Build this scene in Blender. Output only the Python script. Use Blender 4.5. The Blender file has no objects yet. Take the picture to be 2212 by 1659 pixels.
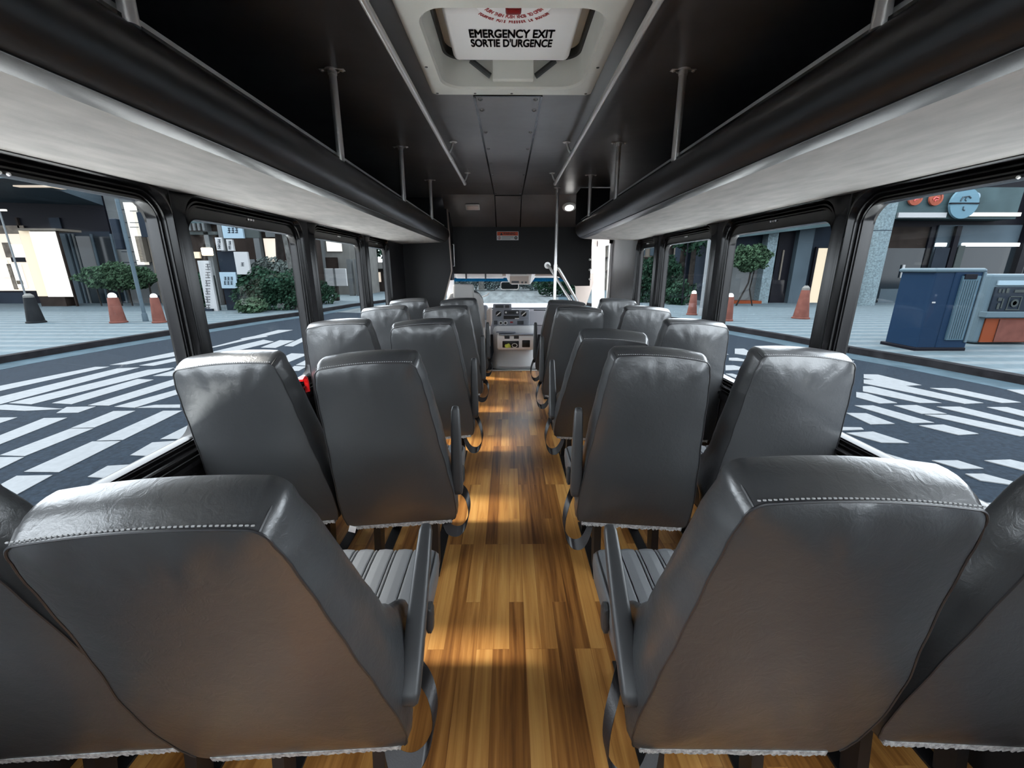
import bpy, bmesh, math, random
from mathutils import Vector, Matrix
random.seed(7)
PI = math.pi
SC = bpy.context.scene
COL = SC.collection
H = 1.39                      # eye height over the bus floor
XL, XR = -1.27, 1.34          # inner faces of the side walls
ZC = 2.19                     # ceiling
GZ = -0.51                    # road level

# ------------------------------------------------------------------ materials
def mat(name, color, rough=0.5, metal=0.0, spec=0.5, bump=None, var=None, emit=None, coat=0.0):
    m = bpy.data.materials.new(name); m.use_nodes = True
    nt = m.node_tree; b = nt.nodes['Principled BSDF']
    b.inputs['Base Color'].default_value = (*color, 1)
    b.inputs['Roughness'].default_value = rough
    b.inputs['Metallic'].default_value = metal
    b.inputs['Specular IOR Level'].default_value = spec
    b.inputs['Coat Weight'].default_value = coat
    tc = nt.nodes.new('ShaderNodeTexCoord')
    if var:
        sc, amt, det = var[0], var[1], 6
        mp = nt.nodes.new('ShaderNodeMapping'); nt.links.new(tc.outputs['Object'], mp.inputs[0])
        if len(var) > 2: mp.inputs['Scale'].default_value = var[2]
        n = nt.nodes.new('ShaderNodeTexNoise'); n.inputs['Scale'].default_value = sc; n.inputs['Detail'].default_value = det
        nt.links.new(mp.outputs[0], n.inputs['Vector'])
        r = nt.nodes.new('ShaderNodeValToRGB')
        r.color_ramp.elements[0].position = 0.3; r.color_ramp.elements[1].position = 0.7
        r.color_ramp.elements[0].color = (*[max(0, c*(1-amt)) for c in color], 1)
        r.color_ramp.elements[1].color = (*[min(1, c*(1+amt)) for c in color], 1)
        nt.links.new(n.outputs[0], r.inputs[0]); nt.links.new(r.outputs[0], b.inputs['Base Color'])
    prev = None
    for (kind, sc, strg, dist) in (bump or []):
        if kind == 'v':
            t = nt.nodes.new('ShaderNodeTexVoronoi'); t.inputs['Scale'].default_value = sc; o = t.outputs['Distance']
        else:
            t = nt.nodes.new('ShaderNodeTexNoise'); t.inputs['Scale'].default_value = sc; t.inputs['Detail'].default_value = 3; o = t.outputs[0]
            if kind == 'w': t.inputs['Distortion'].default_value = 1.6
        nt.links.new(tc.outputs['Object'], t.inputs['Vector'])
        bp = nt.nodes.new('ShaderNodeBump'); bp.inputs['Strength'].default_value = strg; bp.inputs['Distance'].default_value = dist
        nt.links.new(o, bp.inputs['Height'])
        if prev: nt.links.new(prev.outputs[0], bp.inputs['Normal'])
        prev = bp
    if prev: nt.links.new(prev.outputs[0], b.inputs['Normal'])
    if emit:
        b.inputs['Emission Color'].default_value = (*emit[0], 1); b.inputs['Emission Strength'].default_value = emit[1]
    return m

def glass_mat(name, tint, gl=0.08):
    m = bpy.data.materials.new(name); m.use_nodes = True; nt = m.node_tree
    for n in list(nt.nodes): nt.nodes.remove(n)
    out = nt.nodes.new('ShaderNodeOutputMaterial'); mx = nt.nodes.new('ShaderNodeMixShader')
    tr = nt.nodes.new('ShaderNodeBsdfTransparent'); tr.inputs[0].default_value = (*tint, 1)
    g = nt.nodes.new('ShaderNodeBsdfGlossy'); g.inputs['Roughness'].default_value = 0.02
    fr = nt.nodes.new('ShaderNodeFresnel'); fr.inputs[0].default_value = 1.45
    ml = nt.nodes.new('ShaderNodeMath'); ml.operation = 'MULTIPLY'; ml.inputs[1].default_value = gl*8
    nt.links.new(fr.outputs[0], ml.inputs[0]); nt.links.new(ml.outputs[0], mx.inputs[0])
    nt.links.new(tr.outputs[0], mx.inputs[1]); nt.links.new(g.outputs[0], mx.inputs[2]); nt.links.new(mx.outputs[0], out.inputs[0])
    return m

def wood_mat():
    m = bpy.data.materials.new('wood_plank_vinyl'); m.use_nodes = True; nt = m.node_tree; b = nt.nodes['Principled BSDF']
    N = nt.nodes.new; L = nt.links.new
    tc = N('ShaderNodeTexCoord')
    mp = N('ShaderNodeMapping'); mp.inputs['Rotation'].default_value = (0, 0, PI/2); L(tc.outputs['Object'], mp.inputs[0])
    br = N('ShaderNodeTexBrick'); L(mp.outputs[0], br.inputs['Vector'])
    br.inputs['Scale'].default_value = 1; br.inputs['Brick Width'].default_value = 0.62; br.inputs['Row Height'].default_value = 0.062
    br.inputs['Mortar Size'].default_value = 0.0006; br.offset = 0.37; br.offset_frequency = 3; br.squash = 1
    br.inputs['Color1'].default_value = (0, 0, 0, 1); br.inputs['Color2'].default_value = (1, 1, 1, 1); br.inputs['Mortar'].default_value = (0.2, 0.2, 0.2, 1)
    br.inputs['Bias'].default_value = 0
    # per-plank offset for the grain
    cx = N('ShaderNodeCombineXYZ'); L(br.outputs['Color'], cx.inputs[1]);
    ml = N('ShaderNodeVectorMath'); ml.operation = 'SCALE'; ml.inputs['Scale'].default_value = 7.3; L(cx.outputs[0], ml.inputs[0])
    ad = N('ShaderNodeVectorMath'); ad.operation = 'ADD'; L(tc.outputs['Object'], ad.inputs[0]); L(ml.outputs[0], ad.inputs[1])
    m2 = N('ShaderNodeMapping'); m2.inputs['Scale'].default_value = (42, 1.7, 1); L(ad.outputs[0], m2.inputs[0])
    n1 = N('ShaderNodeTexNoise'); n1.inputs['Scale'].default_value = 1; n1.inputs['Detail'].default_value = 5; n1.inputs['Distortion'].default_value = 0.6; L(m2.outputs[0], n1.inputs['Vector'])
    m3 = N('ShaderNodeMapping'); m3.inputs['Scale'].default_value = (150, 5, 1); L(ad.outputs[0], m3.inputs[0])
    n2 = N('ShaderNodeTexNoise'); n2.inputs['Scale'].default_value = 1; n2.inputs['Detail'].default_value = 4; L(m3.outputs[0], n2.inputs['Vector'])
    a1 = N('ShaderNodeMath'); a1.operation = 'MULTIPLY_ADD'; a1.inputs[1].default_value = 0.30; L(br.outputs['Color'], a1.inputs[0])
    a0 = N('ShaderNodeMath'); a0.operation = 'MULTIPLY'; a0.inputs[1].default_value = 0.62; L(n1.outputs[0], a0.inputs[0]); L(a0.outputs[0], a1.inputs[2])
    a2 = N('ShaderNodeMath'); a2.operation = 'MULTIPLY_ADD'; a2.inputs[1].default_value = 0.16; L(n2.outputs[0], a2.inputs[0]); L(a1.outputs[0], a2.inputs[2])
    cr = N('ShaderNodeValToRGB'); e = cr.color_ramp.elements
    e[0].position = 0.30; e[0].color = (0.12, 0.042, 0.010, 1)
    e[1].position = 0.78; e[1].color = (0.62, 0.33, 0.10, 1)
    x = e.new(0.48); x.color = (0.33, 0.135, 0.033, 1)
    x = e.new(0.62); x.color = (0.50, 0.235, 0.062, 1)
    L(a2.outputs[0], cr.inputs[0]); L(cr.outputs[0], b.inputs['Base Color'])
    b.inputs['Roughness'].default_value = 0.36
    bp = N('ShaderNodeBump'); bp.inputs['Strength'].default_value = 0.15; bp.inputs['Distance'].default_value = 0.001
    L(n2.outputs[0], bp.inputs['Height']); L(bp.outputs[0], b.inputs['Normal'])
    return m

def paving_mat():
    m = bpy.data.materials.new('banded_paving'); m.use_nodes = True; nt = m.node_tree; b = nt.nodes['Principled BSDF']
    N = nt.nodes.new; L = nt.links.new
    tc = N('ShaderNodeTexCoord')
    w = N('ShaderNodeTexWave'); w.bands_direction = 'Y'; w.inputs['Scale'].default_value = 0.5; w.inputs['Distortion'].default_value = 1.6; w.inputs['Detail Scale'].default_value = 0.15
    mp = N('ShaderNodeMapping'); mp.inputs['Scale'].default_value = (0.14, 1, 1); mp.inputs['Rotation'].default_value = (0, 0, 0.05); L(tc.outputs['Object'], mp.inputs[0]); L(mp.outputs[0], w.inputs['Vector'])
    n = N('ShaderNodeTexNoise'); n.inputs['Scale'].default_value = 6; n.inputs['Detail'].default_value = 6; L(tc.outputs['Object'], n.inputs['Vector'])
    r = N('ShaderNodeValToRGB'); r.color_ramp.elements[0].position = 0.5; r.color_ramp.elements[1].position = 0.85
    r.color_ramp.elements[0].color = (0.034, 0.051, 0.061, 1); r.color_ramp.elements[1].color = (0.056, 0.070, 0.078, 1)
    L(w.outputs[0], r.inputs[0])
    mx = N('ShaderNodeMix'); mx.data_type = 'RGBA'; mx.blend_type = 'MULTIPLY'; mx.inputs[0].default_value = 0.5
    L(r.outputs[0], mx.inputs[6]); L(n.outputs[0], mx.inputs[7]); L(mx.outputs[2], b.inputs['Base Color'])
    b.inputs['Roughness'].default_value = 0.85; b.inputs['Specular IOR Level'].default_value = 0.08
    return m

M = {}
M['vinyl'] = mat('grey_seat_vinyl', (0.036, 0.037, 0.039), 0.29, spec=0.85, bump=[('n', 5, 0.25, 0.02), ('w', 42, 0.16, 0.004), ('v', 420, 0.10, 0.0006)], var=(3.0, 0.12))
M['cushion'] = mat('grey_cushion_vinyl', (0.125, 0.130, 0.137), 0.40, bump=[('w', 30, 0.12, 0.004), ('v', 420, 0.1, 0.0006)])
M['seam'] = mat('dark_seam_piping', (0.02, 0.02, 0.022), 0.35)
M['stitch'] = mat('pale_stitch_thread', (0.34, 0.34, 0.34), 0.6)
M['hem'] = mat('frayed_grey_hem', (0.34, 0.34, 0.34), 0.9, bump=[('n', 220, 0.8, 0.003)], var=(90, 0.5))
M['armrest'] = mat('charcoal_moulded_rubber', (0.035, 0.036, 0.038), 0.42, bump=[('n', 500, 0.12, 0.0006)])
M['blackmetal'] = mat('black_painted_metal', (0.012, 0.012, 0.013), 0.4)
M['belt'] = mat('dark_belt_webbing', (0.014, 0.012, 0.013), 0.40, bump=[('n', 300, 0.3, 0.001)])
M['blackvinyl'] = mat('black_ceiling_vinyl', (0.105, 0.097, 0.098), 0.30, spec=0.8, bump=[('n', 2.6, 0.3, 0.02), ('n', 260, 0.12, 0.001)], var=(2.0, 0.35))
M['wallvinyl'] = mat('black_wall_vinyl', (0.014, 0.0135, 0.015), 0.5, spec=0.3, bump=[('n', 3, 0.2, 0.02), ('n', 300, 0.1, 0.001)])
M['noses'] = mat('black_rack_nose_vinyl', (0.036, 0.034, 0.035), 0.30, spec=0.8, bump=[('n', 3, 0.15, 0.02), ('n', 350, 0.12, 0.001)])
M['felt'] = mat('grey_rack_lining', (0.41, 0.392, 0.375), 0.75, bump=[('n', 60, 0.2, 0.003)], var=(9, 0.14, (2.2, 0.7, 1)))
M['rubber'] = mat('glossy_black_window_rubber', (0.007, 0.0065, 0.007), 0.20, spec=0.30)
M['chrome'] = mat('brushed_stainless_steel', (0.92, 0.90, 0.88), 0.34, metal=0.62, bump=[('n', 120, 0.04, 0.001)])
M['alu'] = mat('aluminium_trim', (0.75, 0.75, 0.74), 0.42, metal=0.6)
M['hatch'] = mat('off_white_hatch_plastic', (0.74, 0.74, 0.69), 0.45, var=(6, 0.05))
M['hatchlid'] = mat('white_hatch_lid', (0.86, 0.85, 0.85), 0.5)
M['hatchdark'] = mat('dark_hatch_gasket', (0.02, 0.022, 0.022), 0.5)
M['screw'] = mat('dark_screw_head', (0.16, 0.16, 0.16), 0.3, metal=0.9)
M['redknob'] = mat('dark_red_knob', (0.25, 0.012, 0.015), 0.35)
M['redink'] = mat('red_print', (0.40, 0.06, 0.06), 0.6)
M['blackink'] = mat('black_print', (0.015, 0.016, 0.02), 0.55)
M['whiteink'] = mat('white_print', (0.8, 0.8, 0.8), 0.5)
M['orange'] = mat('orange_warning_field', (0.80, 0.10, 0.025), 0.5)
M['red'] = mat('bright_red_lever', (0.75, 0.01, 0.01), 0.35)
M['floor'] = wood_mat()
M['glass'] = glass_mat('clear_side_glass', (0.95, 0.97, 0.98), 0.005)
M['tint'] = glass_mat('blue_tint_band', (0.14, 0.38, 0.52), 0.06)
_n = M['tint'].node_tree; _o = [n for n in _n.nodes if n.type == 'OUTPUT_MATERIAL'][0]; _m = [n for n in _n.nodes if n.type == 'MIX_SHADER'][0]
_t = _n.nodes.new('ShaderNodeBsdfTranslucent'); _t.inputs[0].default_value = (0.012, 0.075, 0.13, 1); _x = _n.nodes.new('ShaderNodeMixShader'); _x.inputs[0].default_value = 0.45
_n.links.new(_m.outputs[0], _x.inputs[1]); _n.links.new(_t.outputs[0], _x.inputs[2]); _n.links.new(_x.outputs[0], _o.inputs[0])
M['dash'] = mat('pale_grey_dashboard_plastic', (0.50, 0.51, 0.56), 0.5)
M['dashmid'] = mat('mid_grey_dashboard_plastic', (0.22, 0.235, 0.27), 0.5)
M['dashdark'] = mat('charcoal_dashboard_plastic', (0.03, 0.033, 0.04), 0.4)
M['doghouse'] = mat('light_grey_engine_cover', (0.52, 0.53, 0.54), 0.4)
M['beige'] = mat('beige_cab_trim', (0.42, 0.35, 0.31), 0.6)
M['cabwhite'] = mat('white_cab_plastic', (0.80, 0.78, 0.76), 0.5)
M['greyfab'] = mat('light_grey_driver_seat_fabric', (0.42, 0.41, 0.40), 0.85)
M['mirror'] = mat('mirror_glass', (0.5, 0.62, 0.68), 0.05, metal=1.0)
M['lampon'] = mat('lit_ceiling_lamp_lens', (1, 1, 1), 0.4, emit=((1, 0.98, 0.95), 6))
M['lampoff'] = mat('unlit_pink_lamp_lens', (0.75, 0.62, 0.58), 0.4)
M['knob'] = mat('black_dial', (0.01, 0.01, 0.01), 0.3)
M['yellow'] = mat('yellow_green_cloth', (0.62, 0.66, 0.10), 0.8)
# outside (matt surfaces)
_mat = mat
def mat(name, color, rough=0.5, **k):
    if rough >= .3 and 'spec' not in k: k['spec'] = 0.02
    return _mat(name, color, rough, **k)
M['asphalt'] = mat('dark_asphalt', (0.0046, 0.0075, 0.0114), 0.9, spec=0.03, var=(24, 0.35), bump=[('n', 60, 0.3, 0.01)])
M['hazy'] = mat('hazy_pale_asphalt', (0.045, 0.052, 0.055), 0.9, var=(0.8, 0.35, (3, .3, 1)))  # asphalt paled by haze and sun glare put into the colour
M['bounce'] = mat('pale_bounce_slab', (0.72, 0.71, 0.68), 0.85, var=(2, 0.06))  # pale colour for the added light-bouncing slab
M['stripe'] = mat('white_road_paint', (0.0787, 0.0840, 0.0892), 0.8, var=(14, 0.08))
M['gutter'] = mat('blue_grey_gutter_concrete', (0.0186, 0.0295, 0.0372), 0.8, var=(3, 0.2))
M['kerb'] = mat('dark_kerb_stone', (0.0058, 0.0058, 0.0067), 0.8, var=(5, 0.3))
M['paving'] = paving_mat()
M['ext_dark'] = mat('dark_facade_cladding', (0.0027, 0.0028, 0.0042), 0.45)
M['ext_navy'] = mat('navy_facade_panel', (0.0059, 0.0085, 0.0126), 0.5, var=(0.6, 0.25))
M['ext_steel'] = mat('blue_grey_metal_soffit', (0.0222, 0.0308, 0.0378), 0.5, var=(0.5, 0.2))
M['ext_teal'] = mat('teal_grey_fascia', (0.0186, 0.0297, 0.0327), 0.35, var=(0.7, 0.3))
M['ext_tile'] = mat('pale_grey_wall_tile', (0.0437, 0.0475, 0.0493), 0.7, var=(1, 0.1))
M['ext_stone'] = mat('speckled_granite_column', (0.0563, 0.0750, 0.0834), 0.7, var=(14, 0.35))
M['ext_beige'] = mat('beige_render', (0.0586, 0.0521, 0.0443), 0.8, var=(2, 0.15))
M['ext_brown'] = mat('brown_facade', (0.0090, 0.0069, 0.0060), 0.7, var=(2, 0.3))
M['ext_glass'] = mat('dark_reflective_shop_glass', (0.003, 0.005, 0.007), 0.08, spec=0.12)
M['ext_pale'] = mat('pale_concrete_facade', (0.0599, 0.0599, 0.0573), 0.8, var=(2, 0.15))
M['warm'] = mat('lit_shop_window', (0.2, 0.18, 0.16), 0.6, emit=((1.0, 0.80, 0.62), 0.55))
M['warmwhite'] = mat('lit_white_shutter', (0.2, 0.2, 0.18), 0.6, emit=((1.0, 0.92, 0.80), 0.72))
M['beigelit'] = mat('lit_beige_doorway', (0.2, 0.17, 0.13), 0.6, emit=((1.0, 0.80, 0.55), 0.40))
M['tube'] = mat('lit_fluorescent_tube', (1, 1, 1), 0.6, emit=((0.9, 0.97, 1.0), 5))
M['lantern'] = mat('lit_paper_lantern', (1, 0.9, 0.7), 0.6, emit=((1.0, 0.78, 0.5), 2.2))
M['poster'] = mat('faded_poster_print', (0.0625, 0.0521, 0.0430), 0.6, var=(3, 0.5))
M['signblue'] = mat('pale_blue_sign_board', (0.1006, 0.1356, 0.1619), 0.5)
M['signwhite'] = mat('white_sign_board', (0.1444, 0.1487, 0.1531), 0.5)
M['signgrey'] = mat('grey_green_sign_board', (0.0182, 0.0221, 0.0221), 0.5)
M['cone'] = mat('faded_terracotta_cone', (0.0508, 0.0203, 0.0161), 0.75, var=(5, 0.2))
M['conedark'] = mat('dark_grey_cone', (0.0045, 0.0052, 0.0059), 0.7)
M['polesteel'] = mat('blue_grey_steel_pole', (0.0286, 0.0404, 0.0495), 0.4)
M['polewhite'] = mat('pale_painted_pole', (0.0716, 0.0781, 0.0833), 0.4)
M['binblue'] = mat('navy_blue_cabinet', (0.0037, 0.0095, 0.0206), 0.4)
M['binlight'] = mat('pale_blue_ribbed_panel', (0.0234, 0.0417, 0.0547), 0.4)
M['kiosk'] = mat('light_blue_kiosk_frame', (0.0339, 0.0495, 0.0599), 0.4)
M['terra'] = mat('rust_orange_panel', (0.0708, 0.0177, 0.0073), 0.6)
M['disco'] = mat('coral_red_disc', (0.1130, 0.0310, 0.0200), 0.5, var=(3, 0.15))
M['discb'] = mat('sky_blue_disc', (0.0438, 0.0802, 0.1021), 0.5)
M['leafd'] = mat('dark_green_leaves', (0.0070, 0.0177, 0.0111), 0.6, var=(1.7, 0.7))
M['leafm'] = mat('mid_green_leaves', (0.0157, 0.0298, 0.0174), 0.6, var=(1.7, 0.6))
M['leafp'] = mat('pale_grey_green_leaves', (0.0420, 0.0525, 0.0504), 0.6, var=(1.5, 0.6))
M['leafq'] = mat('hazy_pale_leaves', (0.045, 0.060, 0.062), 0.7, var=(0.6, 0.8))  # distance haze put into the leaf colour
M['bark'] = mat('grey_brown_bark', (0.0078, 0.0071, 0.0065), 0.9, var=(6, 0.4))
M['barkp'] = mat('pale_bark', (0.0339, 0.0352, 0.0339), 0.9, var=(6, 0.4))

# ------------------------------------------------------------------ objects
def link(name, bm, m, parent=None, smooth=False, flat_angle=35):
    me = bpy.data.meshes.new(name); bmesh.ops.recalc_face_normals(bm, faces=bm.faces[:])
    if smooth:
        a = math.radians(flat_angle)
        for f in bm.faces: f.smooth = True
        for e in bm.edges:
            if len(e.link_faces) == 2 and e.calc_face_angle(0) > a: e.smooth = False
    bm.to_mesh(me); bm.free(); me.materials.append(m)
    o = bpy.data.objects.new(name, me); COL.objects.link(o)
    if parent is not None: o.parent = parent
    return o

def tag(o, label=None, cat=None, group=None, kind=None):
    if label: o['label'] = label
    if cat: o['category'] = cat
    if group: o['group'] = group
    if kind: o['kind'] = kind
    return o
def empty(name, loc=(0, 0, 0), rz=0, parent=None):
    o = bpy.data.objects.new(name, None); COL.objects.link(o); o.location = loc; o.rotation_euler = (0, 0, rz); o.empty_display_size = 0.1
    if parent is not None: o.parent = parent
    return o
def thing(name, label, cat, loc=(0, 0, 0), rz=0, group=None):
    return tag(empty(name, loc, rz), label, cat, group)
def struct(o): o['kind'] = 'structure'; return o

def new(): return bmesh.new()
def box(bm, x0, x1, y0, y1, z0, z1, bev=0.0, seg=2, mtx=None):
    r = bmesh.ops.create_cube(bm, size=1.0)
    vs = r['verts']
    for v in vs:
        v.co = Vector((x0+(v.co.x+.5)*(x1-x0), y0+(v.co.y+.5)*(y1-y0), z0+(v.co.z+.5)*(z1-z0)))
    if bev > 0:
        es = list({e for v in vs for e in v.link_edges})
        g = bmesh.ops.bevel(bm, geom=es, offset=bev, segments=seg, profile=0.5, affect='EDGES')
        vs = list({v for f in g['faces'] for v in f.verts} | {v for v in vs if v.is_valid})
    if mtx is not None:
        for v in vs:
            if v.is_valid: v.co = mtx @ v.co
    return vs
def B(*a, **k):
    bm = new(); box(bm, *a, **k); return bm
def loft(bm, rings, closed=True, cap0=True, cap1=True):
    R = [[bm.verts.new(p) for p in r] for r in rings]
    n = len(R[0])
    for a, b in zip(R, R[1:]):
        for i in range(n if closed else n-1):
            j = (i+1) % n
            try: bm.faces.new((a[i], a[j], b[j], b[i]))
            except ValueError: pass
    if cap0: bm.faces.new(R[0][::-1])
    if cap1: bm.faces.new(R[-1])
    return R
def tube(bm, pts, r, n=12, caps=True):
    pts = [Vector(p) for p in pts]; rings = []
    rr = r if isinstance(r, (list, tuple)) else [r]*len(pts)
    ref = None
    for i, p in enumerate(pts):
        if i == 0: d = pts[1]-p
        elif i == len(pts)-1: d = p-pts[i-1]
        else: d = (pts[i+1]-p).normalized()+(p-pts[i-1]).normalized()
        d.normalize()
        if ref is None:
            ref = d.cross(Vector((0, 0, 1)) if abs(d.z) < 0.9 else Vector((1, 0, 0)))
        u = (ref-d*ref.dot(d)).normalized(); ref = u; v = d.cross(u).normalized()
        rings.append([p+u*(rr[i]*math.cos(2*PI*k/n))+v*(rr[i]*math.sin(2*PI*k/n)) for k in range(n)])
    loft(bm, rings, True, caps, caps)
def T(pts, r, n=12):
    bm = new(); tube(bm, pts, r, n); return bm
def strip(bm, pts, side, w, th):
    """flat webbing: rectangle section swept along pts, 'side' is the width direction"""
    pts = [Vector(p) for p in pts]; side = Vector(side).normalized(); rings = []
    for i, p in enumerate(pts):
        d = (pts[min(i+1, len(pts)-1)]-pts[max(i-1, 0)]).normalized()
        nrm = d.cross(side).normalized(); s = side
        rings.append([p+s*w/2+nrm*th/2, p-s*w/2+nrm*th/2, p-s*w/2-nrm*th/2, p+s*w/2-nrm*th/2])
    loft(bm, rings)
def lathe(bm, prof, c=(0, 0, 0), n=24, axis='z'):
    rings = []
    for (r, h) in prof:
        ring = []
        for k in range(n):
            a = 2*PI*k/n; x, y = r*math.cos(a), r*math.sin(a)
            q = {'z': (x, y, h), 'y': (x, h, y), 'x': (h, x, y)}[axis]
            ring.append((c[0]+q[0], c[1]+q[1], c[2]+q[2]))
        rings.append(ring)
    loft(bm, rings)
def prism(bm, poly, a, b, axis='y'):
    def f(p, t):
        return {'y': (p[0], t, p[1]), 'x': (t, p[0], p[1]), 'z': (p[0], p[1], t)}[axis]
    loft(bm, [[f(p, a) for p in poly], [f(p, b) for p in poly]])
def PR(poly, a, b, axis='y'):
    bm = new(); prism(bm, poly, a, b, axis); return bm
def rr(a0, a1, b0, b1, r, n=8):
    out = []
    for (ca, cb, s) in ((a1-r, b1-r, 0), (a0+r, b1-r, 1), (a0+r, b0+r, 2), (a1-r, b0+r, 3)):
        for k in range(n+1):
            t = PI/2*(s+k/n); out.append((ca+r*math.cos(t), cb+r*math.sin(t)))
    return out
def interp(tab, x):
    if x <= tab[0][0]: return tab[0][1]
    for (a, va), (b, vb) in zip(tab, tab[1:]):
        if x <= b:
            t = (x-a)/(b-a); t = t*t*(3-2*t); return va+(vb-va)*t
    return tab[-1][1]
def text_obj(s, size, m, parent, loc, rot, name='lettering', bold=0.0, xs=1.0, depth=0.0008, align='CENTER'):
    cu = bpy.data.curves.new(name, 'FONT'); cu.body = s; cu.size = size; cu.align_x = align; cu.align_y = 'CENTER'
    cu.offset = bold; cu.extrude = depth
    t = bpy.data.objects.new(name+'_curve', cu)
    COL.objects.link(t); dg = bpy.context.evaluated_depsgraph_get(); dg.update()
    me = bpy.data.meshes.new_from_object(t.evaluated_get(dg)); me.name = name
    bpy.data.objects.remove(t); me.materials.clear(); me.materials.append(m)
    o = bpy.data.objects.new(name, me); COL.objects.link(o); o.location = loc; o.rotation_euler = rot; o.scale = (xs, 1, 1)
    if parent is not None: o.parent = parent
    return o

# camera-consistent helper used only to read positions off the photograph at a chosen distance
FPX = 893.0                   # focal length in pixels of the 2212-wide frame
TH, PH = math.radians(15.6), math.radians(0.49)
FW = Vector((math.sin(PH)*math.cos(TH), math.cos(PH)*math.cos(TH), -math.sin(TH)))
RT = Vector((math.cos(PH), -math.sin(PH), 0)); UP = RT.cross(FW)
def ray(u, v): return FW+RT*((u-1106)/FPX)+UP*((829.5-v)/FPX)
def P(u, v, Y):
    d = ray(u, v); t = Y/d.y; return Vector((d.x*t, Y, H+d.z*t))
def G(u, v, z=GZ):
    d = ray(u, v); t = (z-H)/d.z; return Vector((d.x*t, d.y*t, z))

# ================================================================== THE BUS BODY
YB, YF = -1.25, 5.04            # rear wall, front end of the flat ceiling
# floor
struct(link('floor', B(XL-.05, XR+.05, YB, 5.69, -0.04, 0.0), M['floor']))
cf = struct(link('floor', B(XL-.05, XR+.05, 5.6901, 6.8, -0.05, -0.005), M['dashdark']))
struct(link('trim_1', B(-0.30, 0.48, 5.66, 5.71, 0.0, 0.008, 0.003), M['alu']))

# ceiling with the roof hatch opening
HX0, HX1, HY0, HY1 = -0.285, 0.32, 1.56, 2.15
bm = new()
box(bm, XL-.05, HX0, YB, YF, ZC, ZC+.06); box(bm, HX1, XR+.05, YB, YF, ZC, ZC+.06)
box(bm, HX0, HX1, YB, HY0, ZC, ZC+.06); box(bm, HX0, HX1, HY1, YF, ZC, ZC+.06)
struct(link('ceiling', bm, M['blackvinyl']))
# sloping cap over the cab opening and the bulkhead under it
SY1, SZ1 = 5.545, 1.895
bm = new(); prism(bm, [(YF, ZC), (SY1, SZ1), (SY1+.02, SZ1+.05), (YF, ZC+.06)], -0.75, 0.98, 'x')
box(bm, XL-.05, -.7501, YF, 5.60, ZC, ZC+.06); box(bm, .9801, XR+.05, YF, 5.75, ZC, ZC+.06)
struct(link('ceiling', bm, M['blackvinyl']))
def slope_z(y): return ZC+(SZ1-ZC)*(y-YF)/(SY1-YF)
BH = [(-0.72, 1.90), (-0.72, 1.325), (0.54, 1.320), (0.66, 1.285), (0.76, 1.21), (0.88, 1.17), (1.065, 1.172), (1.065, 1.90)]
BH += [(1.065, 2.25), (.985, 2.25), (.985, 1.90)][0:0]
bm = new(); prism(bm, [(.98, 1.89), (XR, 1.89), (XR, 2.25), (.98, 2.25)], 5.545, 5.575); prism(bm, [(XL, 1.3), (-.725, 1.3), (-.725, 2.25), (XL, 2.25)], 5.545, 5.575)
struct(link('wall_front', bm, M['wallvinyl']))
struct(link('wall_front', PR(BH, 5.545, 5.575), M['wallvinyl']))

# side walls: sill panel, header, pillars
ZS0, ZS1 = 0.70, 1.66
WL = [(-0.571, 0.507), (0.652, 1.650), (1.735, 2.670), (2.835, 3.780), (3.905, 4.560)]  # first opening per side is unseen, made to let in more daylight
WR = [(-0.571, 0.489), (0.634, 1.695), (1.785, 2.680), (2.838, 3.760), (3.925, 4.462)]
def side_wall(name, x, sx, wins, yend):
    bm = new(); a, b = sorted((x, x+sx*0.055))
    box(bm, a, b, YB, yend, 0, ZS0-.05); box(bm, a, b, YB, yend, ZS1+.05, ZC)
    ys = [YB]+[t for w in wins for t in (w[0]-.04, w[1]+.04)]+[yend]
    for i in range(0, len(ys), 2):
        box(bm, a, b, ys[i], ys[i+1], ZS0-.05, ZS1+.05)
    w = struct(link(name, bm, M['wallvinyl']))
    return w
side_wall('wall_left', XL, -1, WL, 5.30)
side_wall('wall_right', XR, 1, WR, 5.58)
def ring_yz(y0, y1, z0, z1, r, x): return [(x, a, b) for a, b in rr(y0, y1, z0, z1, r, 8)]
wn = 0
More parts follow.
